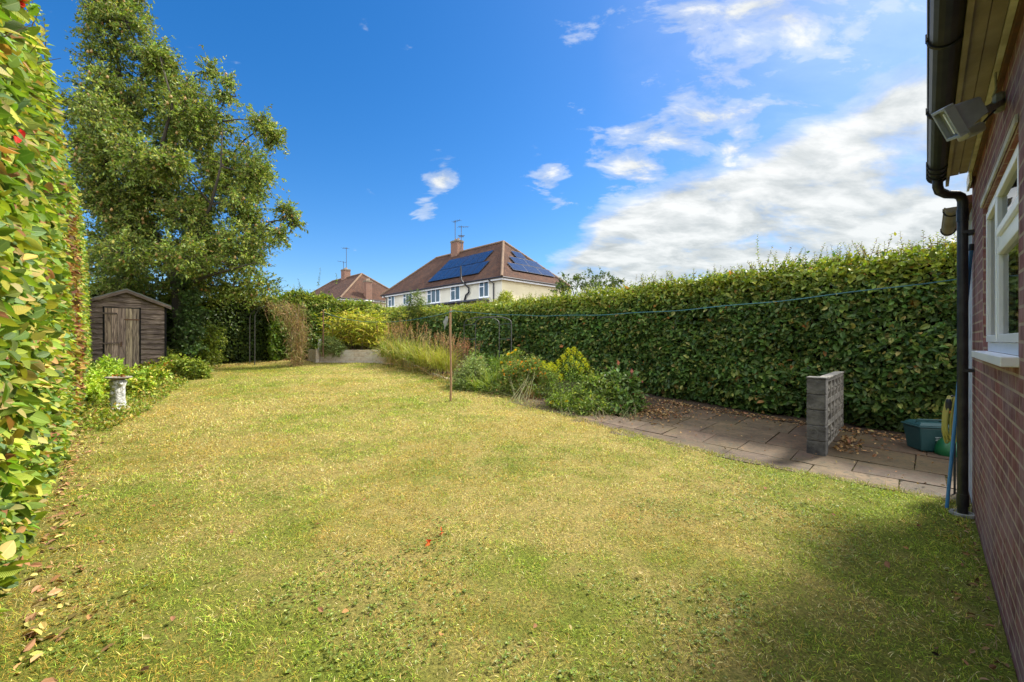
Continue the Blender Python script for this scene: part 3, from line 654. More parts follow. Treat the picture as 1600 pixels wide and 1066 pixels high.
    def sash(ua, ub, za, zb, proud, name='sash'):
        s_ = MB(); t_ = .045; a, b_ = fv + proud, fv + proud - .04
        bar(s_, ua, ub, za, za + t_, a, b_); bar(s_, ua, ub, zb - t_, zb, a, b_); bar(s_, ua, ua + t_, za + t_, zb - t_, a, b_); bar(s_, ub - t_, ub, za + t_, zb - t_, a, b_)
        o = s_.build(name, M['white'], win, bevel=.004)
        MB().poly([UV(ub - t_, fv + proud - .02, za + t_), UV(ua + t_, fv + proud - .02, za + t_), UV(ua + t_, fv + proud - .02, zb - t_), UV(ub - t_, fv + proud - .02, zb - t_)]).build('pane', M['glass'], win)
    sash(3.815, 4.39, wz0 + .063, wz1 - .058, .012); sash(wu0 + .058, 3.745, wz0 + .063, 2.047, .012); sash(wu0 + .058, 3.745, 2.113, wz1 - .058, .016, 'top_light')
    MB().ubox(wu0 - .02, wu1 + .03, fv, WV + .054, wz0 - .045, wz0).build('window_sill', M['white'], root, bevel=.004)
    MB().ubox(wu0 - .02, wu1 + .02, WV + .003, WV + .012, wz1 + .01, wz1 + .045).build('window_head_trim', M['cream'], root)
    # room behind the glass
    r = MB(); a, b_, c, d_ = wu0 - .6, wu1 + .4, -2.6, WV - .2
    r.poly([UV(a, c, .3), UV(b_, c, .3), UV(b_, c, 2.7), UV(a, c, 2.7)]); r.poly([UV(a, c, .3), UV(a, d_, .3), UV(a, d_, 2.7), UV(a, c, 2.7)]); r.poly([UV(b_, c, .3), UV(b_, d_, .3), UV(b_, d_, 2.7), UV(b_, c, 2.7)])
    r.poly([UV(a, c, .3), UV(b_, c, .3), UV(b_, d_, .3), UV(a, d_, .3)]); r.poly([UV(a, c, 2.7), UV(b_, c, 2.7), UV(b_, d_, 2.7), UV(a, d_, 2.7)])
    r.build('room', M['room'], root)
    cu = MB(); k = 26; us = np.linspace(3.05, 3.45, k); V = [UV(u, rv - .09 + .022 * sin(i * 1.5), z) for i, u in enumerate(us) for z in (1.3, 2.5)]
    cu.raw(V, [np.array([[2 * i, 2 * i + 2, 2 * i + 3, 2 * i + 1] for i in range(k - 1)])]); cu.build('curtain', M['curtain'], root, smooth=True)
near_house()

def floodlight():
    c = np.array(at(1481, 194, 2.02)); A = nrmz(np.array([.5, 0, -.85])); ry = nrmz(c - np.array([0, 0, 1.5])); ry = nrmz(ry - A * (A @ ry)); W_ = np.cross(A, ry); B = nrmz(ry * .93 - W_ * .36); Cb = nrmz(np.cross(A, B))
    root = thing('floodlight', 'grey ribbed security floodlight on an arm under the eaves of the brick house', 'floodlight', tuple(c))
    def P(a, b, k): return tuple(c + A * a + B * b + Cb * k)
    def frus(mb, a0, b0, k0, a1, b1, k1):
        V = [P(-a0, -b0, k0), P(a0, -b0, k0), P(a0, b0, k0), P(-a0, b0, k0), P(-a1, -b1, k1), P(a1, -b1, k1), P(a1, b1, k1), P(-a1, b1, k1)]
        mb.raw(V, [np.array([[0, 1, 2, 3], [4, 7, 6, 5], [0, 4, 5, 1], [1, 5, 6, 2], [2, 6, 7, 3], [3, 7, 4, 0]])])
    mb = MB(); frus(mb, .066, .052, .022, .038, .04, .12)
    for i in range(5):
        b = -.042 + i * .018; V = [P(-.070, b, .03), P(-.070, b + .005, .03), P(-.044, b * .75 + .005, .12), P(-.044, b * .75, .12), P(-.05, b, .03), P(-.05, b + .005, .03), P(-.03, b * .75 + .005, .128), P(-.03, b * .75, .128)]
        mb.raw(V, [np.array([[0, 1, 2, 3], [0, 4, 5, 1], [1, 5, 6, 2], [2, 6, 7, 3], [3, 7, 4, 0]])])
    mb.build('lamp_housing', M['grey'], root, bevel=.002)
    fr = MB()
    for s in (-1, 1):
        fr.box(P(s * .073, 0, .008), (.014, .13, .036), [A, B, Cb]); fr.box(P(0, s * .058, .008), (.132, .014, .036), [A, B, Cb])
    fr.build('lamp_frame', M['grey'], root, bevel=.002)
    MB().box(P(0, 0, .012), (.132, .102, .004), [A, B, Cb]).build('lamp_glass', M['lens'], root)
    MB().box(P(0.003, 0, .006), (.11, .012, .008), [A, B, Cb]).build('lamp_tube', M['white'], root)
    wall = np.array(UV(3.3, WV + .012, 2.735)); j = np.array(P(.03, .03, .07))
    arm = MB(); d = wall - j; L = np.linalg.norm(d); d /= L; s2 = nrmz(np.cross(d, [0, 0, 1.])); t2 = np.cross(s2, d)
    for o in (-.045, .045): arm.box((j + wall) / 2 + s2 * o * .5, (L, .004, .028), [d, s2, t2])
    arm.build('bracket_arm', M['ring'], root)
    MB().lathe([(.045, -.012), (.05, 0), (.05, .02), (.03, .03)], (0, 0, 0), 16).build('tmp', M['ring']); o = bpy.data.objects['tmp']; o.name = 'wall_plate'
    o.parent = root; o.location = tuple(wall - c); o.rotation_euler = Vector((-Q, Q, 0)).to_track_quat('Z', 'Y').to_euler()
    s = np.array(at(1517, 206, 2.12)); MB().box(s, (.085, .07, .05), [nrmz(np.array([.8, -.2, .35])), nrmz(np.array([.2, .95, 0])), nrmz(np.array([-.35, 0, .8]))]).build('motion_sensor', M['sensor'], root, bevel=.012)
    MB().tube([tuple(wall + [0, 0, .0]), tuple(wall + np.array([-.02, .02, .04])), UV(3.28, WV + .03, 2.80), UV(3.24, WV + .035, 2.868)], .005, 6).build('cable', M['ring'], root)
    MB().tube([tuple(wall + [0, 0, -.02]), tuple(wall + np.array([-.04, .0, -.05])), tuple(s + np.array([.02, 0, .0]))], .005, 6).build('cable', M['black'], root)
floodlight()

def blue_pole():
    root = thing('blue_pole', 'long thin blue pole with a black tip leaning on the wall behind the black downpipe', 'pole', UV(5.28, -.12, 0))
    a, b = np.array(UV(5.285, -.125, .03)), np.array(UV(5.262, -.268, 2.27)); MB().tube([a, b], .0125, 10).build('shaft', M['blue'], root)
    MB().tube([b, b + (b - a) * .025], .017, 10).build('tip', M['black'], root)
blue_pole()
def hose():
    h0 = np.array(UV(5.45, -.16, 1.07)); 
    c = np.array(at(1487, 628, 4.0))
    root = thing('garden_hose', 'yellow garden hose hung in long loops beside the downpipe', 'hose', tuple(c))
    mb = MB()
    for i in range(7):
        w = random.uniform(.035, .07); L = random.uniform(.34, .48); ox = random.uniform(-.02, .02); pts = []
        for a in np.linspace(0, 2 * pi, 26):
            pts.append((c[0] + ox + w * sin(a) * (.6 + .4 * sin(a / 2)) - .012 * (1 - cos(a)), c[1] + random.uniform(-.002, .002) + .012 * i - .04, c[2] + .05 - L * (1 - cos(a)) / 2))
        mb.tube(pts, .0085, 8, False)
    mb.build('coils', M['yellow'], root, smooth=True)
    g = MB(); p = c + np.array([-.05, -.02, -.02]); g.lathe([(.018, -.06), (.024, -.03), (.024, .02), (.015, .05)], tuple(p), 12); g.build('spray_nozzle', M['black'], root)
    MB().lathe([(.019, 0), (.021, .015), (.015, .03)], tuple(p + np.array([0, 0, -.085])), 12).build('nozzle_collar', M['orange'], root)
    MB().tube([tuple(c + [0.05, .02, .05]), tuple(c + [0, 0, .055]), tuple(c + [-.03, -.03, .055])], .008, 6).build('hook', M['black'], root)
    MB().tube([tuple(c + [.05, .02, .05]), (c[0] + .05, c[1] + .02, 0)], .009, 6).build('hose_stake', M['black'], root)
hose()
def bin_can():
    b = gp(1449, 706); root = thing('recycling_caddy', 'small teal lidded plastic caddy on the paving at the foot of the hedge', 'bin', b)
    ax = nrmz(np.array([1, -.25, 0])); ay = np.array([-ax[1], ax[0], 0])
    def fr(mb, w0, d0, z0, w1, d1, z1):
        V = [np.array(b) + ax * sx * w + ay * sy * d + [0, 0, z] for z, w, d in ((z0, w0, d0), (z1, w1, d1)) for sx, sy in ((-.5, -.5), (.5, -.5), (.5, .5), (-.5, .5))]
        mb.raw(V, [np.array([[3, 2, 1, 0], [4, 5, 6, 7], [0, 1, 5, 4], [1, 2, 6, 5], [2, 3, 7, 6], [3, 0, 4, 7]])])
    m = MB(); fr(m, .30, .28, .03, .37, .34, .34); m.build('body', M['bin'], root, bevel=.015)
    m = MB(); fr(m, .40, .37, .343, .40, .37, .36); fr(m, .36, .33, .363, .28, .25, .405); m.build('lid', M['bin'], root, bevel=.012)
    bb = np.array(b); MB().tube([bb - ax * .15 + [0, 0, .385] - ay * .04, bb - ax * .14 - ay * .05 + [0, 0, .43], bb + ax * .14 - ay * .05 + [0, 0, .43], bb + ax * .15 + [0, 0, .385] - ay * .04], .012, 8).build('handle', M['bin'], root)
    m = MB()
    for k, (w, z) in enumerate(((.10, .225), (.085, .205), (.09, .185), (.06, .165))): m.box(bb - ay * (.145 + .088 * (z - .03) ) - ay * .012 + ax * .03 + [0, 0, z], (w, .003, .006), [ax, ay, [0, 0, 1]])
    m.build('printed_label', M['chalk'], root)
    c = gp(1481, 714); root = thing('watering_can', 'green plastic watering can standing beside the teal caddy under the hose', 'watering can', c)
    m = MB(); m.lathe([(.10, 0), (.125, .02), (.125, .10), (.10, .19), (.06, .24), (.05, .25)], c, 20); m.build('body', M['green'], root, smooth=True)
    cc = np.array(c); MB().tube([cc + [-.04, 0, .24], cc + [-.05, 0, .32], cc + [.04, 0, .33], cc + [.10, .02, .22], cc + [.12, .02, .1]], .013, 8).build('handle', M['green'], root, smooth=True)
    MB().tube([cc + [.08, -.03, .06], cc + [.18, -.06, .2], cc + [.24, -.07, .28]], [.02, .015, .012], 8).build('spout', M['green'], root, smooth=True)
bin_can()

# ---- pierced concrete screen wall
def screen_wall():
    root = thing('screen_wall', 'short wall of pierced concrete screen blocks ending in a grey block pillar on the paving', 'wall', UV(6.63, 1.0, 0))
    for i in range(5):
        dx = random.uniform(-.004, .004); mb = MB(); mb.ubox(6.52 + dx, 6.72 + dx, .905 + dx, 1.105 + dx, .02 + i * .199, .02 + i * .199 + .194); mb.build('pillar_block', M['stone'], root, bevel=.008)
    MB().ubox(6.512, 6.728, .899, 1.111, 1.013, 1.034).build('pillar_cap', M['stone'], root, bevel=.006)
    MB().ubox(6.735, 8.57, .945, 1.065, .98, 1.006).build('coping', M['screen'], root, bevel=.006)
    MB().ubox(6.723, 8.57, .95, 1.06, .0, .06).build('footing', M['stone'], root)
    for r in range(3):
        for c in range(6):
            u0 = 6.735 + c * .305; z0 = .065 + r * .304; w = .30; mb = MB(); t = .032
            mb.ubox(u0, u0 + w, .955, 1.055, z0, z0 + t); mb.ubox(u0, u0 + w, .955, 1.055, z0 + w - t, z0 + w)
            mb.ubox(u0, u0 + t, .955, 1.055, z0 + t, z0 + w - t); mb.ubox(u0 + w - t, u0 + w, .955, 1.055, z0 + t, z0 + w - t)
            cx, cz = u0 + w / 2, z0 + w / 2; hw = w / 2 - t
            # diamond and cross webs
            for sx in (-1, 1):
                for sz in (-1, 1):
                    mb.poly([UV(cx, .944, cz), UV(cx + sx * hw, .985, cz + sz * hw * .3), UV(cx + sx * hw, .985, cz + sz * hw)]); mb.poly([UV(cx, .944, cz), UV(cx + sx * hw, .985, cz + sz * hw), UV(cx + sx * hw * .3, .985, cz + sz * hw)])
                    mb.poly([UV(cx, 1.048, cz), UV(cx + sx * hw, 1.048, cz + sz * hw * .22), UV(cx + sx * hw, 1.048, cz + sz * hw), UV(cx + sx * hw * .22, 1.048, cz + sz * hw)])
                    for (p, q) in (((0, 0), (hw, .22 * hw)), ((0, 0), (.22 * hw, hw))):
                        mb.poly([UV(cx + sx * p[0], .962, cz + sz * p[1]), UV(cx + sx * q[0], .962, cz + sz * q[1]), UV(cx + sx * q[0], 1.048, cz + sz * q[1]), UV(cx + sx * p[0], 1.048, cz + sz * p[1])])
            mb.build('screen_block', M['screen'], root)
screen_wall()

# ================================================================ SHED
def shed():
    root = thing('garden_shed', 'weathered dark brown wooden shed with waney edge boards and a felted gable roof', 'shed', UV(.54, 15.9, .5))
    v0, v1, ua, ub, zb, ze, za = 15.0, 16.9, -.22, 1.32, .48, 2.48, 2.82
    uc = .545
    m, t = newmat('shed_board'); uv = t.add('ShaderNodeTexCoord').outputs['UV']
    mp = t.add('ShaderNodeMapping', i_Vector=uv); mp.inputs['Scale'].default_value = (2, 26, 1)
    n = t.add('ShaderNodeTexNoise', i_Vector=mp.outputs[0], i_Scale=1.6, i_Detail=8.0, i_Roughness=.65, i_Distortion=.6).outputs[0]
    n0 = t.add('ShaderNodeTexNoise', i_Vector=t.add('ShaderNodeTexCoord').outputs['Object'], i_Scale=3.0, i_Detail=5.0).outputs[0]
    col = t.mix(1, t.ramp(n, [(.3, (.055, .042, .038)), (.5, (.15, .115, .10)), (.7, (.34, .28, .23))]), t.ramp(n0, [(.35, (.7, .68, .7)), (.65, (1.25, 1.2, 1.15))]), 'MULTIPLY')
    b = t.add('ShaderNodeBsdfPrincipled', i_Base_Color=col, i_Roughness=.9); b.inputs['Specular IOR Level'].default_value = .15
    t.l.new(t.add('ShaderNodeBump', i_Height=n, i_Strength=.6, i_Distance=.01).outputs[0], b.inputs['Normal']); finish(t, b.outputs[0]); bm_ = m
    m, t = newmat('shed_door_board'); uv = t.add('ShaderNodeTexCoord').outputs['UV']
    mp = t.add('ShaderNodeMapping', i_Vector=uv); mp.inputs['Scale'].default_value = (14, 1.0, 1)
    n = t.add('ShaderNodeTexNoise', i_Vector=mp.outputs[0], i_Scale=2.2, i_Detail=8.0, i_Roughness=.62, i_Distortion=1.2).outputs[0]
    col = t.ramp(n, [(.32, (.07, .05, .042)), (.44, (.22, .165, .13)), (.56, (.42, .33, .25)), (.72, (.55, .45, .33))])
    col = t.mix(1, col, t.add('ShaderNodeAttribute', attribute_name='Col').outputs[0], 'MULTIPLY')
    b = t.add('ShaderNodeBsdfPrincipled', i_Base_Color=col, i_Roughness=.9)
    t.l.new(t.add('ShaderNodeBump', i_Height=n, i_Strength=.6, i_Distance=.01).outputs[0], b.inputs['Normal']); finish(t, b.outputs[0]); dm = m
    # waney boards on front, side, back: overlapping, wavy lower edges
    def boards(name, P, L, z0, ztop, n=None):
        mb = MB(); k = int((ztop(.5) - z0) / .135) + 1
        for i in range(k + 4):
            z = z0 + i * .135; ns = 16; V = []; U = []
            ph = random.random() * 9
            ok = [s for s in np.linspace(0, 1, ns + 1) if z + .02 < ztop(s)]
            if len(ok) < 2: continue
            for s in ok:
                zt = min(z + .17, ztop(s)); w = .010 * sin(s * 6 + ph) + .006 * sin(s * 17 + ph * 2)
                V += [P(s, .0, zt), P(s, .042, min(z + w, zt - .005)), P(s, .010, min(z + w, zt - .005) - .004)]; U += [(s * L + ph, .16 + i * .4), (s * L + ph, i * .4), (s * L + ph, i * .4)]
            f = []; us = []
            for j in range(len(ok) - 1):
                for a, b_ in ((0, 1), (1, 2)): q = [j * 3 + a, j * 3 + b_, (j + 1) * 3 + b_, (j + 1) * 3 + a]; f.append(q); us += [U[x] for x in q]
            mb.raw(V, [np.array(f)], uvs=[np.array(us)])
        return mb.build(name, bm_, root)
    gab = lambda s: ze + (za - ze) * (1 - abs(s * (ub - ua) + ua - uc) / (ub - uc)) if abs(s * (ub - ua) + ua - uc) < (ub - uc) else ze
    du0, du1 = .13, .80; dz1 = 2.36
    # front in pieces around the door
    def front(a, b_, zt, z0=zb):
        boards('front_boards', lambda s, o, z: UV(a + (b_ - a) * s, v0 - o, z), b_ - a, z0, zt)
    front(ua, du0 - .03, lambda s: gab((ua + (du0 - .03 - ua) * s - ua) / (ub - ua)))
    front(du1 + .03, ub, lambda s: gab((du1 + .03 + (ub - du1 - .03) * s - ua) / (ub - ua)))
    front(du0 - .03, du1 + .03, lambda s: gab((du0 + (du1 - du0) * s - ua) / (ub - ua)), dz1 + .03)
    boards('side_boards', lambda s, o, z: UV(ub + o, v0 + (v1 - v0) * s, z), v1 - v0, zb, lambda s: ze)
    boards('side_boards', lambda s, o, z: UV(ua - o, v0 + (v1 - v0) * s, z), v1 - v0, zb, lambda s: ze)
    boards('back_boards', lambda s, o, z: UV(ua + (ub - ua) * s, v1 + o, z), ub - ua, zb, gab)
    c = MB(); c.ubox(ua + .01, ub - .01, v0 + .01, v1 - .01, zb - .1, ze - .02); c.build('carcass', M['room'], root)
    [MB().ubox(a_, a_ + .045, v0 - .045, v0 - .003, zb, ze - .02).build('corner_post', dm, root) for a_ in (ub, ua - .045)]
    # door of five boards with a patched left leaf
    d = MB(); k = 5; w = (du1 - du0) / k
    for i in range(k):
        a = du0 + i * w; c_ = random.uniform(.75, 1.2) * np.array([1, random.uniform(.93, 1), random.uniform(.88, 1.02)])
        V = [UV(a + .004, v0 - .03, zb), UV(a + w - .004, v0 - .03, zb), UV(a + w - .004, v0 - .03, dz1), UV(a + .004, v0 - .03, dz1)]; V2 = [UV(a + .004, v0, zb), UV(a + w - .004, v0, zb), UV(a + w - .004, v0, dz1), UV(a + .004, v0, dz1)]
        u_ = [(a + i * 3.3, 0), (a + w + i * 3.3, 0), (a + w + i * 3.3, 1.8), (a + i * 3.3, 1.8)]
        d.raw(V + V2, [np.array([[1, 0, 3, 2], [0, 1, 5, 4], [1, 2, 6, 5], [2, 3, 7, 6], [3, 0, 4, 7]])], c_, uvs=[np.array([u_[1], u_[0], u_[3], u_[2]] + [u_[0]] * 16)])
    door = d.build('door', dm, root)
    h = MB(); h.ubox(du0 - .02, du0 + .27, v0 - .045, v0 - .031, 1.42, 1.46); h.ubox(du0 - .04, du0 + .24, v0 - .045, v0 - .031, 2.2, 2.235); h.ubox(du0 + .235, du0 + .25, v0 - .043, v0 - .031, 1.46, 2.2); h.build('door_batten', bm_, door)
    for z in (.75, 2.05): MB().ubox(du1 - .30, du1 + .02, v0 - .040, v0 - .031, z, z + .035).build('hinge', M['rust'], door)
    MB().ubox(du0 + .30, du0 + .33, v0 - .055, v0 - .031, 1.36, 1.48).build('latch', M['rust'], door)
    MB().ubox(du0 - .03, du0 - .004, v0 - .04, v0 - .002, zb, dz1 + .03).ubox(du1 + .004, du1 + .03, v0 - .04, v0 - .002, zb, dz1 + .03).build('door_frame', dm, root)
    r = MB(); ov = .14; th = .03; fr, bk = v0 - .13, v1 + .1
    dzs = (za - ze) / (ub - uc) * ov
    for sgn in (-1, 1):
        e = uc + sgn * (ub - uc + ov); p = [(uc, za + .03), (e, ze + .03 - dzs), (e, ze + .03 - dzs + th), (uc, za + .03 + th)]
        V = [UV(a, fr, z) for a, z in p] + [UV(a, bk, z) for a, z in p]
        r.raw(V, [np.array([[0, 1, 2, 3], [7, 6, 5, 4], [0, 4, 5, 1], [1, 5, 6, 2], [2, 6, 7, 3]])])
    rf = r.build('roof', mat('roof_felt', (.11, .12, .11), (.16, .165, .15), rough=.95, scale=8, bump=.4), root)
    b = MB()
    for sgn in (-1, 1):
        e = uc + sgn * (ub - uc + ov); p = [(uc, za - .045), (e, ze - .04 - dzs), (e, ze + .027 - dzs), (uc, za + .027)]
        V = [UV(a, fr - .012, z) for a, z in p] + [UV(a, fr + .01, z) for a, z in p]; b.raw(V, [np.array([[0, 1, 2, 3], [7, 6, 5, 4], [0, 4, 5, 1], [2, 3, 7, 6], [1, 2, 6, 5]])], uvs=[np.array([(0, 0), (1, 0), (1, .07), (0, .07)] * 5)])
    b.build('bargeboard', bm_, rf)
shed()

# ---- bird bath
def bird_bath():
    b = gp(185, 641); root = thing('bird_bath', 'stone bird bath with a tree stump pedestal and a round shallow bowl on the lawn', 'bird bath', b)
    n = 28; V = []; prof = [(.155, 0), (.16, .03), (.125, .06), (.105, .14), (.10, .28), (.10, .42), (.115, .50), (.125, .56), (.105, .585)]
    for i, (r, z) in enumerate(np.array([[np.interp(t_, np.linspace(0, 1, 9), [p[0] for p in prof]), np.interp(t_, np.linspace(0, 1, 9), [p[1] for p in prof])] for t_ in np.linspace(0, 1, 26)])):
        for k in range(n):
            a = k * 2 * pi / n; rr = r * (1 + .10 * sin(5 * a + z * 3) + .06 * sin(11 * a + z * 9) + .04 * random.gauss(0, 1) + (.25 * max(0, sin(3 * a)) ** 3 if z < .05 else 0))
            V.append((b[0] + rr * cos(a), b[1] + rr * sin(a), b[2] + z))
    ii = np.arange(n); jj = (ii + 1) % n; f = np.concatenate([np.stack([k * n + ii, k * n + jj, (k + 1) * n + jj, (k + 1) * n + ii], 1) for k in range(25)])
    m = MB(); m.raw(V, [f]); c = np.array(b)
    for a, z, L in ((pi, .17, .09), (-pi / 2.3, .45, .045), (-.5, .5, .06), (-1.9, .33, .04)): d = np.array([cos(a), sin(a), .5]); p = c + np.array([cos(a), sin(a), 0]) * .085 + [0, 0, z]; m.tube([p, p + d * L * .6, p + d * L], [.04, .036, .026], 9)
    m.build('pedestal', M['statuary'], root, smooth=True)
    t = MB(); t.lathe([(.04, .585), (.13, .60), (.195, .622), (.205, .645), (.188, .65), (.16, .632), (.05, .625)], b, 26, jit=.02); t.build('bowl', M['slatewood'], root, smooth=True)
    lf = MB(); leaves(lf, np.array(b) + np.array([0, 0, .65]) + R.normal(size=(12, 3)) * [.05, .05, .008], rdir(12), rdir(12, 1.5), .07, .6, pal(12, [[.35, .14, .05], [.2, .1, .05]]), '6'); o = lf.build('dead_leaves', M['dry']); tag(o, 'few brown dead leaves lying in the bird bath bowl', 'leaves', kind='stuff')
bird_bath()

# ---- retaining wall of the raised bed
BED = [(5.45, 15.95), (5.5, 15.25), (6.2, 14.55), (6.85, 13.85), (7.15, 13.1), (7.22, 12.3), (7.12, 11.3), (6.9, 10.2), (6.7, 9.3), (6.6, 8.5)]
def retaining_wall():
    root = thing('retaining_wall', 'low pale concrete block wall curving round the raised bed at the back of the lawn', 'wall', guv(6.2, 14.6))
    mb = MB(); P = np.array(BED); d = np.gradient(P, axis=0); d = nrmz(d); nn = np.stack([d[:, 1], -d[:, 0]], 1)  # left of travel
    s = np.concatenate([[0], np.cumsum(np.linalg.norm(np.diff(P, axis=0), axis=1))])
    top = lambda i: max(float(gz((P[i][0] + P[i][1]) * Q)) + .05, np.interp(s[i], [0, 3.2, 4.2, 6.0, 8.6], [1.19, 1.19, .90, .52, .14]))
    inn = np.array([9.0, 14.0])
    for i in range(len(P) - 1):
        A, B = P[i], P[i + 1]; o1 = -nn[i] * .1; o2 = -nn[i + 1] * .1
        if np.dot(inn - A, o1) < 0: o1 = -o1
        if np.dot(inn - B, o2) < 0: o2 = -o2
        za, zb_ = top(i), top(i + 1); g1, g2 = 0.0, 0.0
        mb.poly([UV(*A, g1), UV(*B, g2), UV(*B, zb_), UV(*A, za)], [(s[i], g1), (s[i + 1], g2), (s[i + 1], zb_), (s[i], za)])
        mb.poly([UV(*A, za), UV(*B, zb_), UV(*(B + o2), zb_), UV(*(A + o1), za)], [(s[i], 0), (s[i + 1], 0), (s[i + 1], .1), (s[i], .1)])
        mb.poly([UV(*(A + o1), g1), UV(*(B + o2), g2), UV(*(B + o2), zb_), UV(*(A + o1), za)])
    mb.build('block_course', M['blockw'], root)
    x, y = BED[1]; x += .12; y -= .14
    MB().ubox(5.40, 5.52, 15.1, 15.35, .5, 1.205).build('end_pier', M['blockw'], root)
    # earth fill
    m = MB(); V = [UV(p[0] + .06, p[1], top(i) - .05) for i, p in enumerate(BED)]; W = [UV(9.3, p[1] + (0 if i else 1.2), max(top(i), .9) if i < 6 else top(i) + .02) for i, p in enumerate(BED)]
    m.raw(V + W, [np.array([[i, i + 1, len(BED) + i + 1, len(BED) + i] for i in range(len(BED) - 1)])]); tag(m.build('bed_soil', M['soil']), kind='structure')
retaining_wall()
def ornament():
    b = at(500, 548, 14.62); b = (b[0], b[1], 1.2)
    root = thing('stone_ornament', 'small pale stacked stone ornament on the left end of the blockwork wall', 'ornament', b)
    MB().lathe([(.075, 0), (.08, .05), (.055, .07), (.05, .10)], b, 12, jit=.05).build('base', M['statuary'], root, smooth=True)
    MB().lathe([(.05, .10), (.078, .14), (.07, .22), (.045, .25)], b, 12, jit=.05).build('torso', M['statuary'], root, smooth=True)
    MB().lathe([(.035, .25), (.058, .29), (.055, .34), (.02, .375)], b, 12, jit=.05).build('head', M['statuary'], root, smooth=True)
ornament()

# ---- washing line
def washing():
    b = gp(704, 628); h = np.array(at(704, 483, b[1])); root = thing('washing_post', 'tall thin wooden washing line post on the lawn with a grey rag', 'post', b)
    m = MB(); zz = np.linspace(-.1, h[2] - b[2], 10); m.tube([(b[0] + .008 * sin(z * 3), b[1], b[2] + z) for z in zz], [.023 + .002 * sin(z * 5) for z in zz], 10); m.build('pole', M['postwood'], root, smooth=True)
    m = MB(); p = h + np.array([-.075, -.03, -.19]); V = []; n = 9
    for j in range(6):
        for i in range(n): a = i * 2 * pi / n; r = (.022 + .02 * sin(j * .9)) * (1 + .3 * random.gauss(0, 1) * .5); V.append((p[0] + r * cos(a) * 1.1 - .01 * j, p[1] + r * .6 * sin(a), p[2] - j * .055 + .03))
    i = np.arange(n); k = (i + 1) % n; m.raw(V, [np.concatenate([np.stack([q * n + i, q * n + k, (q + 1) * n + k, (q + 1) * n + i], 1) for q in range(5)])]); m.build('tied_rag', M['bag'], root, smooth=True)
    MB().tube([h - [.03, .03, .05], h + [.0, -.035, -.06], h + [.035, .01, -.05], h + [0, .035, -.05], h - [.03, .03, .06]], .006, 5).build('line_tie', M['line'], root)
    hb = np.array(at(505, 484, 14.3)); gzb = 1.15
    root2 = thing('rusty_post', 'thin rusty metal line post in the raised bed beside the stone ornament', 'post', (hb[0], hb[1], gzb))
    MB().tube([(hb[0], hb[1], gzb - .2), tuple(hb)], .022, 8).build('tube', M['rust'], root2); MB().tube([tuple(hb - [0, 0, .08]), tuple(hb + [-.03, 0, -.02])], .012, 6).build('hook', M['metal'], root2)
    l = MB(); e = np.array(UV(5.18, -.18, 2.03)); st = h + np.array([.02, 0, -.03])
    pts = []
    for t_ in np.linspace(0, 1, 40):
        p = st + (e - st) * t_; p[2] -= .20 * 4 * t_ * (1 - t_) + .006 * sin(t_ * 40); pts.append(p)
    l.tube(pts, .0055, 6, False); pts = []
    for t_ in np.linspace(0, 1, 26):
        p = hb - [0, 0, .08] + (st - hb + [0, 0, .05]) * t_; p[2] -= .28 * 4 * t_ * (1 - t_); pts.append(p)
    l.tube(pts, .0055, 6, False)
    tag(l.build('washing_line', M['line']), 'sagging blue washing line strung from the rusty post to the house', 'washing line')
washing()

# ---- metal arches
def rose_arch():
    root = thing('garden_arch', 'bare dark tubular steel garden arch in the border in front of the long hedge', 'arch', at(762, 560, 11.4))
    def hoop(xa, Ya, xb, Yb, ztop, zs):
        A = np.array(at(xa, 533, Ya)); B = np.array(at(xb, 533, Yb)); pts = [(A[0], A[1], .2), (A[0], A[1], zs)]
        for a in np.linspace(0, pi, 13)[1:-1]: c = (A + B) / 2 + (A - B) / 2 * cos(a); pts.append((c[0], c[1], zs + (ztop - zs) * sin(a) ** .8))
        pts += [(B[0], B[1], zs), (B[0], B[1], .2)]; MB().tube(pts, .013, 6).build('hoop', M['metal'], root, smooth=True); return A, B
    a = hoop(725, 11.9, 780, 11.4, 2.17, 1.97); b = hoop(743, 11.0, 799, 10.6, 2.13, 1.95)
    for z in (1.55, 1.95, 1.0):
        for i in (0, 1): p, q = a[i].copy(), b[i].copy(); p[2] = q[2] = z; MB().tube([p, q], .009, 5).build('crossbar', M['metal'], root)
    p = (a[0] + a[1]) / 2; q = (b[0] + b[1]) / 2; p[2] = 2.17; q[2] = 2.13; MB().tube([p, q], .009, 5).build('crossbar', M['metal'], root)
rose_arch()
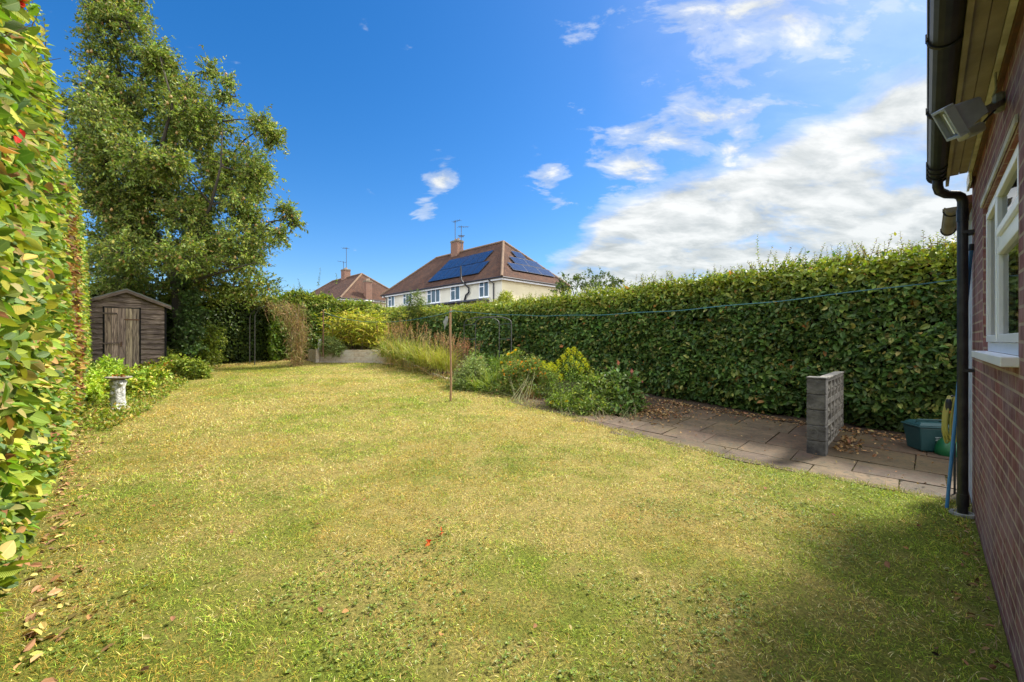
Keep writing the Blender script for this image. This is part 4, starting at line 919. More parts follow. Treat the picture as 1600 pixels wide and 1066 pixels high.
def dead_climber():
    Y = 14.2; a = np.array(at(395, 562, Y)); root = thing('climber_arch', 'dark metal garden arch half hidden by the dead climber at the back hedge', 'arch', (a[0], a[1], gz(Y)))
    def hoop(xa, xb, Y):
        A = np.array(at(xa, 533, Y)); B = np.array(at(xb, 533, Y + .15)); pts = [(A[0], A[1], .6), (A[0], A[1], 2.3)]
        for t_ in np.linspace(0, pi, 11)[1:-1]: c = (A + B) / 2 + (A - B) / 2 * cos(t_); pts.append((c[0], c[1], 2.3 + .42 * sin(t_)))
        pts += [(B[0], B[1], 2.3), (B[0], B[1], .6)]; MB().tube(pts, .016, 6).build('hoop', M['metal'], root, smooth=True)
    hoop(390, 455, 14.35); hoop(398, 464, 13.9)
    r2 = thing('dead_climber', 'dry brown dead climbing plant tangled over the right leg of the back arch', 'climber', at(466, 560, 13.9))
    mb = MB(); n = 2600
    b0 = np.array(at(466, 566, 13.8)); b0[2] = gz(13.8)
    t_ = R.random(n); zt = gz(13.8) + t_ * 2.05
    w = np.interp(t_, [0, .4, .7, 1], [.10, .18, .38, .5]); x = b0[0] + R.normal(size=n) * w * .55 - np.clip(t_ - .62, 0, 1) * R.random(n) * 2.9; y = 13.75 + R.normal(size=n) * .16
    strips(mb, np.stack([x, y, zt], 1), R.normal(size=(n, 3)) * [.5, .4, .5] + [0, 0, .5], R.uniform(.15, .5, n), R.uniform(.006, .014, n), pal(n, [[.34, .26, .16], [.42, .33, .20], [.24, .17, .10], [.34, .22, .12], [.16, .20, .05]]), droop=R.uniform(0, 1.6, n), seg=4)
    mb.build('tangled_stems', M['dry'], r2)
    st = MB()
    for k in range(9):
        o = random.uniform(-.12, .12); st.tube([(b0[0] + o * .6, 13.8 + random.uniform(-.1, .1), b0[2]), (b0[0] + o, 13.8, b0[2] + .7), (b0[0] + o * 1.8 - .05, 13.8, b0[2] + 1.4), (b0[0] + o * 3 - .3 * random.random(), 13.8, b0[2] + 2.0)], [.016, .013, .01, .006], 5)
    st.build('stems', M['dry'], r2) if False else st.build('stems', mat('dead_stem', (.24, .16, .09), (.16, .1, .06), rough=.9), r2)
    lf = MB(); n = 1500; t_ = R.random(n); w = np.interp(t_, [0, .5, 1], [.12, .25, .5]); P = np.stack([b0[0] + R.normal(size=n) * w * .6 - np.clip(t_ - .6, 0, 1) * R.random(n) * 2.6, 13.72 + R.normal(size=n) * .17, b0[2] + t_ * 2.1], 1)
    leaves(lf, P, rdir(n), rdir(n), .05, .5, pal(n, [[.32, .2, .1], [.22, .13, .07], [.14, .17, .04]]), '4'); lf.build('withered_leaves', M['dry'], r2)
dead_climber()

# ================================================================ TREES
def crown_leaves(mb, st, lobes, ntw, nl, size, asp, cols, wts=None, droop=.5, tl=(.3, .7), tm='4', twr=.005, stray=.06):
    for (c, r) in lobes:
        c = np.array(c); k = int(ntw * (np.mean(r) ** 2) * (2.2 if np.mean(r) > .38 else 6)); D = rdir(k); rr = R.uniform(.25, 1.0, k) ** .6
        P = c + D * rr[:, None] * np.array(r)
        for i in range(k):
            L = random.uniform(*tl) * (1.5 if random.random() < stray else 1); d = D[i] * .8 + np.array([0, 0, .15]) + .4 * R.normal(size=3); d /= np.linalg.norm(d)
            p0 = P[i] - d * L * .4; pts = [p0]; dd = d.copy()
            for j in range(3): dd = dd + np.array([0, 0, -droop * .3]); dd /= np.linalg.norm(dd); pts.append(pts[-1] + dd * L / 3)
            if st is not None and i % 2 == 0: st.tube(pts, [twr * 1.4, twr, twr * .8, twr * .5], 3, False)
            m = nl + random.randint(-2, 3); tt = R.uniform(.1, 1.02, m); pp = np.array([np.interp(tt * 3, range(4), np.array(pts)[:, q]) for q in range(3)]).T + .02 * R.normal(size=(m, 3))
            T = dd + .9 * R.normal(size=(m, 3)) + np.array([0, 0, -.35 * droop]); N = np.array([0, 0, 1.]) + .7 * R.normal(size=(m, 3))
            tint = random.uniform(.75, 1.3)
            leaves(mb, pp, T, N, size * R.uniform(.7, 1.2, m), asp, pal(m, cols, wts) * tint, tm)
def pear_tree():
    Y0 = 12.9; base = np.array(at(286, 545, Y0)); base[2] = gz(Y0)
    root = thing('pear_tree', 'tall pear tree with a broad loose crown and orange fruit behind the shed', 'tree', tuple(base))
    ys = [-30, 10, 60, 110, 150, 200, 250, 300, 350, 400, 440, 470]; xl = [170, 156, 154, 150, 144, 140, 142, 146, 152, 165, 185, 215]; xr = [205, 215, 236, 282, 318, 365, 390, 398, 412, 416, 414, 380]
    lobes = []; seeds = []
    for y in range(-20, 470, 31):
        a, b = np.interp(y, ys, xl), np.interp(y, ys, xr); w = b - a; cx = (a + b) / 2; n = max(2, int(w / 35))
        for i in range(n):
            fx = (i + .5 + random.uniform(-.2, .2)) / n; x = a + w * fx; rad = min(w / 2.8, random.uniform(18, 34)); x = min(max(x, a + rad * .8), b - rad * .8)
            hw = sqrt(max(0, 1 - ((x - cx) / (w / 2)) ** 2)) * (w / 2) / F * Y0; dY = random.uniform(-.8, .8) * hw
            Y = Y0 + dY; p = np.array(at(x, y, Y0)); p[1] = Y; rr = rad / F * Y0; lobes.append((p, np.array([rr, rr, rr * .8])))
    for (x, y, r_) in ((352, 150, 10), (357, 125, 8), (448, 330, 11), (460, 345, 8), (425, 215, 14), (150, 20, 9), (135, 160, 8), (405, 190, 12), (160, 5, 12), (438, 365, 10), (180, -10, 12), (330, 110, 10), (215, 300, 25), (250, 330, 26), (190, 330, 24), (235, 270, 24), (275, 300, 25), (205, 362, 24), (305, 340, 24), (345, 300, 22), (165, 370, 22), (240, 385, 22), (385, 330, 20), (400, 270, 18), (370, 400, 22), (300, 395, 22), (165, 300, 15), (160, 240, 14), (330, 250, 20)):
        p = np.array(at(x, y, Y0 + random.uniform(-.3, .3))); rr = r_ / F * Y0; lobes.append((p, np.array([rr, rr, rr * 1.1])))
    cols = [[.15, .22, .045], [.22, .29, .06], [.10, .15, .035], [.32, .34, .09], [.28, .20, .08]]
    mb = MB(); st = MB(); crown_leaves(mb, st, lobes, 185, 15, .102, .46, cols, [4, 4, 3, 2, .5], droop=.35, tl=(.25, .6), stray=.25)
    mb.build('crown', M['leaf'], root)
    tr = MB(); J = lambda x, y, d=0: (lambda q: (q[0], q[1], q[2]))(at(x, y, Y0 + d))
    tr.tube([(base[0], base[1], base[2] - .2), (base[0], base[1], base[2] + .3), J(283, 500), J(280, 450), J(272, 415), J(256, 392), J(232, 355), J(217, 310), J(205, 240), J(193, 160), J(182, 80), J(178, 10)], [.30, .24, .21, .20, .18, .15, .13, .115, .09, .065, .04, .02], 12)
    tr.build('trunk', M['bark'], root, smooth=True)
    limbs = [[(276, 430, 0), (300, 385, -.3), (330, 320, -.7), (345, 260, -.6), (348, 190, -.3)], [(280, 450, 0), (320, 420, .4), (370, 380, .6), (430, 345, .5), (462, 342, .3)], [(272, 415, 0), (300, 360, .5), (325, 290, 1.0), (380, 220, 1.0), (415, 195, .6)],
             [(232, 355, 0), (190, 330, -.6), (150, 290, -.9), (112, 250, -.6)], [(217, 310, 0), (250, 240, -.8), (270, 160, -.9), (250, 90, -.5)], [(205, 240, 0), (160, 190, .6), (120, 140, .8)], [(256, 392, 0), (215, 385, .3), (180, 360, .6)],
             [(193, 160, 0), (230, 110, .4), (222, 80, .4)], [(280, 450, 0), (330, 430, -.9), (400, 410, -1.1)]]
    for l in limbs:
        k = len(l); tr = MB(); tr.tube([J(*q) for q in l], np.linspace(.075, .010, k), 7); tr.build('limb', M['bark'], root, smooth=True)
    # secondary branches from limbs to lobes
    nodes = [np.array(J(*q)) for l in limbs for q in l] + [np.array(J(x, y)) for x, y in ((232, 355), (217, 310), (205, 240), (193, 160), (182, 80))]
    for (p, r) in sorted(lobes, key=lambda L: min(np.linalg.norm(n_ - L[0]) for n_ in nodes)):
        q = min(nodes, key=lambda n_: np.linalg.norm(n_ - p) + .5 * max(0, n_[2] - p[2])); nodes.append(p); m_ = (p + q) / 2 + R.normal(size=3) * .12; st.tube([q, m_, p, p + (p - m_) * .35], [.026, .018, .011, .005], 5, False)
    st.build('twigs', M['bark'], root)
    # fruit
    fm = MB(); fm.lathe([(.006, .042), (.016, .03), (.027, .005), (.033, -.018), (.024, -.04), (.006, -.048)], (0, 0, 0), 8); proto = None; rest = MB(); cnt = 0
    allp = []
    for _ in range(330):
        c, r = random.choice(lobes); d = rdir(1)[0]; d[1] = -abs(d[1]); allp.append(np.array(c) + d * np.array(r) * random.uniform(.8, 1.05))
    allp.sort(key=lambda p: p[1])
    for i, p in enumerate(allp):
        if i < 100:
            if proto is None: proto = fm.build('pear', M['fruit'], root, smooth=True); o = proto
            else: o = proto.copy(); S.collection.objects.link(o)
            o.parent = root; o.matrix_parent_inverse = Matrix(); o.location = tuple(p - np.array(root.location)); o.scale = (1.15,) * 3
        else: rest.lathe([(.006, .042), (.03, .005), (.034, -.018), (.006, -.048)], tuple(p), 6)
    tag(rest.build('pears', M['fruit'], root, smooth=True), kind='stuff')
pear_tree()
def simple_tree(name, label, base, lobes, cols, trunk_r, leaf=.12, ntw=60, nl=10, cat='tree', group=None, tl=(.3, .7), asp=.55, mt='leaf', droop=.4):
    root = thing(name, label, cat, tuple(base), group); mb = MB(); st = MB()
    crown_leaves(mb, st, lobes, ntw, nl, leaf, asp, cols, tl=tl, droop=droop); mb.build('crown' if cat == 'tree' else 'foliage', M[mt], root)
    top = max(l[0][2] for l in lobes); b = np.array(base); c = np.mean([l[0] for l in lobes], 0)
    st.tube([b - [0, 0, .1], b * .6 + c * .4, c], [trunk_r, trunk_r * .7, trunk_r * .3], 8)
    for l in lobes: st.tube([b * .7 + c * .3, (b * .35 + c * .25 + np.array(l[0]) * .4), l[0]], [trunk_r * .4, trunk_r * .25, trunk_r * .1], 5, False)
    st.build('trunk' if cat == 'tree' else 'stems', M['bark'], root)
DK = [[.04, .075, .018], [.06, .10, .022], [.09, .13, .03]]; MID = [[.10, .16, .03], [.14, .21, .035], [.07, .11, .022]]
def lob(L, Y): return [(np.array(at(x, y, Y + dy)), np.array([r, r, r * .85]) / F * Y) for x, y, r, dy in L]
# behind the shed and left hedge
simple_tree('background_tree', 'broad green tree behind the shed, left of the pear trunk', guv(-1.5, 21.5), lob([(165, 420, 38, 0), (205, 410, 35, .5), (245, 425, 32, 0), (150, 385, 30, 1), (225, 445, 32, -.5), (180, 450, 30, -.5), (275, 440, 28, 0)], 17), [[.07, .13, .03], [.10, .17, .035], [.05, .09, .03]], .2, .13, 26, 11)
simple_tree('background_tree', 'green tree rising just over the back hedge, right of the pear trunk', guv(3.5, 20.0), lob([(330, 435, 24, 0), (365, 440, 22, 0), (400, 448, 18, .3), (300, 440, 24, 0), (430, 455, 14, .3)], 17.5), [[.08, .13, .03], [.12, .17, .04], [.05, .09, .025]], .15, .11, 34, 10)
# right of far house
simple_tree('garden_tree', 'dark leafy tree top showing over the long hedge right of the solar panels', (3.0, 19.0, 1.0), lob([(892, 442, 17, 0), (915, 436, 16, .3), (940, 436, 17, .5), (960, 445, 13, .3), (876, 452, 12, 0), (925, 455, 20, 0)], 18.5), [[.07, .11, .03], [.10, .15, .035], [.05, .08, .02]], .12, .12, 55, 11, tl=(.2, .5))
simple_tree('lime_conifer', 'rounded bright lime green shrub top showing over the hedge below the cream house gable', (-.2, 17.6, 1.0), lob([(790, 473, 13, 0), (777, 478, 10, 0), (804, 478, 10, 0), (790, 463, 8, 0)], 17.6), [[.32, .36, .03], [.38, .42, .04], [.24, .3, .03]], .06, .06, 300, 12, cat='shrub', tl=(.1, .25))
simple_tree('young_sapling', 'feathery light green sapling standing in front of the cream house windows', (-3.6, 16.6, 1.0), lob([(652, 466, 13, 0), (648, 478, 14, 0), (662, 480, 12, 0), (638, 484, 10, 0), (652, 458, 6, 0)], 16.6), MID + [[.2, .28, .05]], .03, .07, 110, 9, cat='shrub', tl=(.2, .4), asp=.35)
# shrubs round the foot of the pear tree
simple_tree('ivy', 'dark ivy climbing the lower trunk of the pear tree', tuple(gp(290, 563)), lob([(282, 540, 13, -.25), (284, 515, 12, -.25), (288, 490, 12, -.2), (296, 465, 12, -.2), (300, 540, 13, -.3), (302, 515, 12, -.2), (285, 440, 9, -.2), (310, 490, 10, 0)], 12.6), [[.05, .10, .03], [.07, .13, .04], [.10, .16, .06]], .03, .08, 170, 10, cat='climber', asp=.8, tl=(.15, .3))
simple_tree('yellow_shrub', 'small rounded yellow green shrub right of the pear trunk', tuple(gp(331, 568)), lob([(328, 548, 13, 0), (337, 530, 13, 0), (326, 522, 11, 0), (340, 515, 8, 0), (320, 538, 10, -.2), (332, 560, 12, -.1)], 13.2), [[.18, .24, .03], [.25, .31, .04], [.13, .19, .03]], .03, .07, 190, 10, cat='shrub', tl=(.12, .3))

# ================================================================ BORDER PLANTS
M['gstem'] = mat('plant_stem', (.12, .15, .04), (.16, .12, .06), rough=.8)
def leafy(name, label, base, lobes, cols, leaf=.06, asp=.45, ntw=260, nl=9, flowers=None, tl=(.12, .3), cat='plant', wts=None, droop=.2, group=None):
    root = thing(name, label, cat, tuple(base), group); mb = MB(); st = MB()
    cols = [[c_ * 1.35 for c_ in q_] for q_ in cols]; lobes = lobes + [(np.array([l[0][0], l[0][1], max(float(gz(l[0][1])) + .08, l[0][2] - l[1][2] * 1.3)]) , l[1] * .9) for l in lobes[::2]] if leaf < .09 else lobes
    crown_leaves(mb, None, lobes, ntw * 1.9, nl, leaf * 1.15, asp * 1.1, cols, wts=wts, tl=tl, droop=droop); b = np.array(base)
    for l in lobes:
        for _ in range(3):
            e = np.array(l[0]) + R.normal(size=3) * np.array(l[1]) * .5; s_ = b + R.normal(size=3) * [.12, .12, 0]; st.tube([s_, (s_ + e) / 2 + R.normal(size=3) * .03, e], [.006, .005, .003], 4, False)
    mb.build('foliage', M['leaf'], root); st.build('stems', M['gstem'], root)
    if flowers:
        n, col, sz, wh = flowers; proto = None
        for i in range(n):
            l = random.choice(lobes if wh is None else [lobes[k] for k in wh]); d = rdir(1)[0]; d[1] = -abs(d[1]) * .8; d[2] = abs(d[2]); p = np.array(l[0]) + d * np.array(l[1]) * 1.05
            if proto is None:
                f = MB(); a = np.arange(9) * 2 * pi / 9; T = np.stack([np.cos(a), np.sin(a), np.full(9, .25)], 1)
                leaves(f, T * .1 * sz, T, np.array([[0, 0, 1.]] * 9), sz * .5, .55, pal(9, [col]), '6'); f.lathe([(sz * .14, 0), (sz * .16, sz * .06), (sz * .06, sz * .13)], (0, 0, 0), 7, col=tuple(np.array(col) * [.6, .35, .3]))
                o = proto = f.build('flower', M['flower'], root, loc=1)
            else: o = proto.copy(); S.collection.objects.link(o)
            o.parent = root; o.location = tuple(p - b); o.rotation_euler = (random.uniform(.4, 1.2), random.uniform(-.4, .4), random.uniform(-.5, .5)); s_ = random.uniform(.8, 1.3); o.scale = (s_,) * 3
    return root
def bladed(name, label, clumps, L, W, n, cols, droop=1.2, spread=.5, cat='plant', wts=None, seg=5, heads=None, canes=None):
    b = clumps[0]; root = thing(name, label, cat, tuple(b)); mb = MB(); h = MB(); st = MB()
    for c in clumps:
        P = np.array(c) + R.normal(size=(n, 3)) * np.array([.12, .12, 0]); D = R.normal(size=(n, 3)) * [spread, spread, .15] + [0, 0, 1]
        strips(mb, P, D, R.uniform(L * .5, L * 1.1, n), R.uniform(.7, 1.2, n) * W, pal(n, cols, wts), droop=R.uniform(.4, 1.5, n) * droop, seg=seg)
    if canes:   # leafy canes: leaves held along upright stems
        kc, hc, ll, lw = canes
        for c in clumps:
            for _ in range(kc):
                p = np.array(c) + R.normal(size=3) * [.16, .16, 0]; d = np.array([random.gauss(0, .22), random.gauss(0, .22), 1.]); H = hc * random.uniform(.55, 1.1); e = p + d * H
                st.tube([p, (p + e) / 2, e], [.006, .005, .003], 4, False); m = 15; t_ = np.linspace(.2, 1, m); a = np.arange(m) * 2.4 + random.random() * 6
                D = np.stack([np.cos(a), np.sin(a), np.full(m, .75)], 1); strips(mb, p + (e - p) * t_[:, None], D, R.uniform(.6, 1.1, m) * ll, lw * R.uniform(.7, 1.1, m), pal(m, cols, wts), droop=1.5, seg=4)
    if heads:
        k, hh, col = heads
        for c in clumps:
            for _ in range(k):
                p = np.array(c) + R.normal(size=3) * [.15, .15, 0]; d = np.array([random.gauss(0, .18), random.gauss(0, .18), 1.]); e = p + d * hh * random.uniform(.8, 1.1); st.tube([p, (p + e) / 2, e], [.004, .003, .002], 3, False)
                m = 16; leaves(h, e - d * np.linspace(0, .28, m)[:, None] + .012 * R.normal(size=(m, 3)), d + .6 * R.normal(size=(m, 3)), rdir(m), .04, .4, pal(m, col), '4')
    mb.build('foliage', M['blade'], root)
    if st.n: st.build('stems', M['dry'] if heads else M['twig'], root) if st.C[0].min() < 1 or not heads else st.build('stems', mat('dry_stalk', (.34, .24, .13), (.25, .16, .09), rough=.9), root)
    if h.n: h.build('seed_heads', M['dry'], root)
    return root
def pt(px, py, Y, z=None):
    p = list(at(px, py, Y));  p[2] = p[2] if z is None else z; return tuple(p)
LG = [[.34, .37, .03], [.42, .42, .05], [.24, .30, .03], [.46, .38, .08]]
GG = [[.20, .26, .03], [.29, .32, .05], [.13, .19, .03], [.36, .33, .12]]
# lime canes on the raised bed
bladed('ginger_lily', 'tall arching lime yellow leafy canes on the raised bed above the blockwork wall', [pt(528, 545, 15.3, 1.15), pt(545, 545, 15.2, 1.15), pt(566, 545, 15.3, 1.15), pt(585, 545, 15.4, 1.15), pt(557, 540, 16, 1.15), pt(540, 545, 15.0, 1.15), pt(598, 540, 16, 1.1), pt(578, 548, 15.0, 1.12)], .45, .035, 10, LG, canes=(17, 1.35, .5, .05), droop=1.6, spread=.7)
bladed('bamboo', 'feathery yellow green bamboo rising behind the lime canes against the hedge top', [pt(590, 530, 16.6, 1.1), pt(612, 530, 16.6, 1.1), pt(572, 530, 17.0, 1.1), pt(635, 530, 16.2, 1.05)], .4, .02, 10, [[.30, .34, .04], [.36, .38, .06], [.22, .28, .04]], canes=(20, 1.75, .34, .032), droop=1.2)
bladed('crocosmia', 'long strappy green crocosmia leaves with dry orange seed heads spilling over the wall', [pt(605, 560, 13.9, .95), pt(622, 560, 13.7, .92), pt(640, 565, 13.3, .88), pt(615, 550, 14.6, 1.0), pt(632, 550, 14.3, 1.0), pt(652, 565, 12.9, .8)], 1.0, .022, 150, GG, droop=1.5, spread=.45, heads=(9, 1.15, [[.36, .2, .09], [.3, .15, .08], [.4, .28, .14]]))
bladed('ornamental_grass', 'bright yellow green grass clump arching over the border beside the wooden post', [pt(668, 570, 12.5, .72), pt(685, 572, 12.2, .68), pt(655, 570, 12.9, .75), pt(700, 575, 12.0, .62)], .95, .016, 230, [[.36, .38, .05], [.26, .32, .04], [.42, .40, .12]], droop=1.4, spread=.38, heads=(10, 1.05, [[.38, .30, .16], [.42, .35, .2]]))
bladed('dry_loosestrife', 'upright reddish brown dried flower spikes behind the wooden post', [pt(715, 575, 11.8, .5), pt(728, 575, 11.9, .5), pt(690, 560, 13, .7)], .5, .012, 30, [[.25, .15, .07], [.3, .2, .1], [.16, .2, .05]], droop=.5, spread=.3, heads=(22, 1.0, [[.32, .15, .09], [.26, .11, .07], [.36, .2, .12]]))
bladed('wall_sedge', 'brown and olive grass tufts hanging over the low wall beneath the crocosmia', [pt(625, 575, 13.1, .7), pt(648, 580, 12.6, .62), pt(668, 585, 12.2, .55), pt(612, 570, 13.6, .78), pt(688, 592, 11.4, .4), pt(702, 598, 10.8, .35), pt(715, 602, 10.4, .3)], .55, .014, 130, [[.2, .22, .05], [.3, .22, .09], [.14, .16, .04], [.36, .22, .09]], droop=1.9, spread=.6)
leafy('pink_scabious', 'grey green bushy plant with small pink flowers just right of the wooden post', gp(738, 600), lob([(735, 582, 16, 0), (722, 592, 13, 0), (745, 568, 12, .2), (752, 590, 13, 0), (715, 605, 9, -.3), (730, 602, 11, -.3)], 10.3), [[.17, .22, .09], [.24, .29, .13], [.11, .15, .05]], leaf=.055, asp=.3, ntw=300, flowers=(9, [.55, .16, .30], .055, None))
bladed('daylily', 'clump of long green strap leaves between the pink flowered plant and the orange daisies', [pt(755, 605, 9.9, .27), pt(768, 603, 9.9, .27), pt(780, 605, 9.7, .25), pt(742, 610, 9.9, .27)], .75, .022, 90, [[.17, .24, .04], [.24, .31, .05], [.11, .17, .03]], droop=1.6, spread=.55)
leafy('helenium', 'bushy plant full of small orange and rust daisies in the middle of the border', gp(815, 630), lob([(800, 590, 19, .2), (825, 580, 19, .2), (850, 590, 18, .2), (790, 612, 15, 0), (815, 612, 18, -.1), (845, 612, 17, 0), (835, 570, 12, .4), (805, 572, 12, .4)], 9.5), [[.09, .14, .03], [.13, .19, .04], [.18, .2, .05], [.24, .15, .05]], leaf=.05, asp=.35, ntw=330, flowers=(46, [.62, .26, .02], .045, [0, 1, 2, 6, 7]), wts=[4, 4, 2, 1])
leafy('rudbeckia', 'yellow coneflowers behind the orange daisies near the arch leg', gp(800, 610), lob([(798, 560, 8, .3), (806, 553, 7, .3), (790, 572, 9, .3)], 10.3), [[.12, .18, .03], [.17, .22, .04]], leaf=.06, asp=.35, ntw=260, flowers=(12, [.75, .5, .01], .07, None))
def goldenrod():
    root = thing('goldenrod', 'tall bright green goldenrod with yellow plumes, highest plant of the border', 'plant', gp(893, 640)); fo = MB(); st = MB(); pl = MB()
    tops = [(888, 550), (897, 548), (906, 556), (880, 560), (893, 562), (913, 566), (918, 574), (901, 570), (885, 575), (908, 580), (925, 585), (876, 590), (868, 578), (862, 572), (872, 568), (858, 573), (850, 570)]
    for i, (x, y) in enumerate(tops):
        Y = 8.6 + random.uniform(-.2, .2); e = np.array(at(x, y, Y)); bx = 893 + (x - 893) * .5; b = np.array(at(bx, 635, Y)); b[2] = gz(Y)
        mid = (b + e) / 2 + R.normal(size=3) * .02; st.tube([b, mid, e], [.006, .005, .003], 4, False); m = 46; t_ = np.linspace(.12, .93, m)
        P = b + (e - b) * t_[:, None]; a = np.arange(m) * 2.4; T = np.stack([np.cos(a), np.sin(a), np.full(m, .6)], 1)
        leaves(fo, P, T, np.array([0, 0, 1.]) + .3 * R.normal(size=(m, 3)), .10 * (1.1 - .45 * t_), .2, pal(m, [[.20, .32, .03], [.27, .40, .05], [.15, .25, .03]]), '4')
        for j in range(16):
            a = j * 2.4; d = np.array([cos(a), sin(a), .55]); L = .11 * (1 - j / 20); q = e + [0, 0, -.10 + j * .011]; n = 14
            leaves(pl, q + d * np.linspace(.1, 1, n)[:, None] * L + .006 * R.normal(size=(n, 3)), rdir(n, .5), rdir(n, .5), .016, .8, pal(n, [[.55, .50, .02], [.42, .48, .03], [.33, .42, .03]]), '4')
    fo.build('foliage', M['leaf'], root); st.build('stems', mat('green_stem', (.12, .2, .04), rough=.7), root); pl.build('plumes', M['flower'], root)
goldenrod()
bladed('dead_stalks', 'tuft of dry brown stalks at the foot of the orange daisies', [pt(828, 636, 9.15, .19), pt(838, 636, 9.1, .19)], .38, .008, 60, [[.32, .18, .09], [.26, .14, .07], [.4, .26, .13]], droop=.6, spread=.25)
bladed('pale_daylily', 'small tuft of pale curling strap leaves in front of the goldenrod', [pt(852, 628, 8.95, .16)], .5, .02, 22, [[.3, .38, .13], [.24, .32, .08]], droop=2.2, spread=.6)
leafy('potentilla', 'low green bush with yellow flowers at the path edge below the goldenrod', gp(885, 652), lob([(872, 628, 12, 0), (888, 638, 13, -.2), (905, 645, 12, -.3), (878, 642, 10, -.2), (895, 625, 13, 0)], 8.2), [[.12, .18, .03], [.18, .24, .04], [.08, .12, .03]], leaf=.05, asp=.4, ntw=360, flowers=(5, [.75, .55, .02], .06, None))
leafy('evening_primrose', 'mid green leafy plant spreading right of the goldenrod', gp(935, 655), lob([(920, 620, 16, .1), (938, 605, 16, .2), (930, 640, 15, -.2), (950, 630, 15, 0), (915, 648, 11, -.3), (945, 650, 11, -.3), (925, 598, 12, .3)], 8.0), [[.10, .155, .035], [.14, .20, .05], [.07, .11, .03], [.18, .22, .05]], leaf=.07, asp=.35, ntw=330)
leafy('rose_bush', 'broad leaved rose bush with reddish tips at the right end of the border', gp(978, 655), lob([(965, 612, 15, .2), (980, 600, 14, .3), (975, 630, 15, 0), (990, 618, 12, .2), (968, 648, 11, -.2), (984, 642, 11, -.1), (960, 590, 12, .4)], 7.9), [[.07, .12, .04], [.10, .16, .05], [.13, .2, .05], [.2, .07, .05]], leaf=.085, asp=.62, ntw=210, nl=8, wts=[4, 4, 2, .5])
leafy('aster_clump', 'bushy green clump filling the gap behind the daylilies, under the arch', gp(790, 612), lob([(770, 590, 15, .6), (785, 582, 14, .7), (800, 592, 14, .5), (780, 572, 11, .9)], 9.9), [[.11, .17, .03], [.16, .23, .05]], leaf=.06, asp=.35, ntw=260)
leafy('hydrangea', 'large leaved green shrub between the dark arch and the tall grass', gp(765, 590), lob([(762, 575, 12, .5), (775, 570, 11, .7), (748, 560, 10, .8)], 11.2), [[.09, .15, .03], [.13, .2, .04]], leaf=.10, asp=.6, ntw=150)
leafy('low_geranium', 'low dark green mat of leaves along the foot of the border below the daylily', gp(760, 618), lob([(725, 612, 9, .3), (745, 615, 9, .2), (765, 618, 9, 0), (785, 624, 9, -.1), (805, 630, 9, -.2), (825, 636, 9, -.3), (845, 640, 9, -.4), (862, 645, 9, -.5)], 9.6), [[.08, .12, .03], [.11, .16, .035], [.06, .09, .025]], leaf=.05, asp=.7, ntw=380)
leafy('lavender', 'small grey green bushy plant on the wall end beside the stone ornament', pt(515, 545, 14.6, 1.15), lob([(513, 536, 9, 0), (521, 539, 8, 0), (528, 541, 7, 0)], 14.6), [[.15, .2, .08], [.2, .25, .1]], leaf=.08, asp=.3, ntw=200)
# weedy bed before the shed
leafy('fern_weed', 'light green tall weed against the left side of the shed door', gp(172, 595), lob([(170, 575, 13, .4), (165, 590, 14, 0), (180, 588, 11, .2), (158, 575, 10, .2)], 9.6), [[.22, .33, .04], [.30, .40, .06], [.15, .23, .03]], leaf=.09, asp=.35, ntw=170)
leafy('strawberry_patch', 'low light green leafy patch behind the bird bath', gp(215, 600), lob([(150, 610, 13, -.4), (205, 590, 13, .5), (225, 592, 13, .5), (245, 585, 12, .8), (222, 604, 12, 0), (202, 606, 12, 0), (180, 604, 13, 0), (160, 600, 13, 0)], 9.2), [[.20, .29, .04], [.27, .36, .05], [.14, .2, .03], [.34, .3, .06]], leaf=.075, asp=.6, ntw=170)
leafy('rusty_dock', 'orange and green weed growing at the right of the shed door', gp(250, 580), lob([(232, 575, 11, .5), (248, 570, 11, .7), (262, 575, 10, .5)], 10.8), [[.18, .24, .04], [.26, .3, .05], [.45, .2, .05]], leaf=.08, asp=.45, ntw=170, wts=[4, 4, 1.5])
leafy('nettles', 'upright yellow green nettles between the shed corner and the pear trunk', gp(285, 580), lob([(275, 568, 12, .4), (290, 572, 12, .2), (305, 575, 11, .2), (262, 560, 11, .8), (318, 578, 8, .2)], 11.2), [[.17, .22, .03], [.24, .28, .05], [.11, .16, .03]], leaf=.08, asp=.42, ntw=170)
leafy('bindweed', 'pale lime foliage at the foot of the left hedge beside the bird bath', gp(140, 625), lob([(135, 600, 11, 0), (142, 615, 10, -.2), (128, 622, 9, -.3), (148, 590, 9, .3)], 8.3), [[.26, .36, .05], [.32, .4, .06]], leaf=.07, asp=.65, ntw=180)
def bed_weeds():
    mb = MB(); n = 9000; u = R.uniform(-.2, 1.9, n); v = R.uniform(9.0, 14.9, n); k = u < np.interp(v, [9, 10.5, 13, 15], [.25, .7, 1.5, 1.9]) + .2 * (vn(v * 2, u * 0, 5) - .5); u, v = u[k], v[k]; n = len(u)
    x, y = (u - v) * Q, (u + v) * Q; P = np.stack([x, y, gz(y) + R.uniform(0, .16, n)], 1)
    leaves(mb, P, rdir(n, .4), rdir(n, 1.2), .065 * R.uniform(.6, 1.3, n), .55, pal(n, [[.20, .28, .04], [.27, .34, .05], [.13, .19, .03], [.36, .28, .08]]), '4')
    tag(mb.build('ground_cover', M['leaf']), kind='stuff')
bed_weeds()
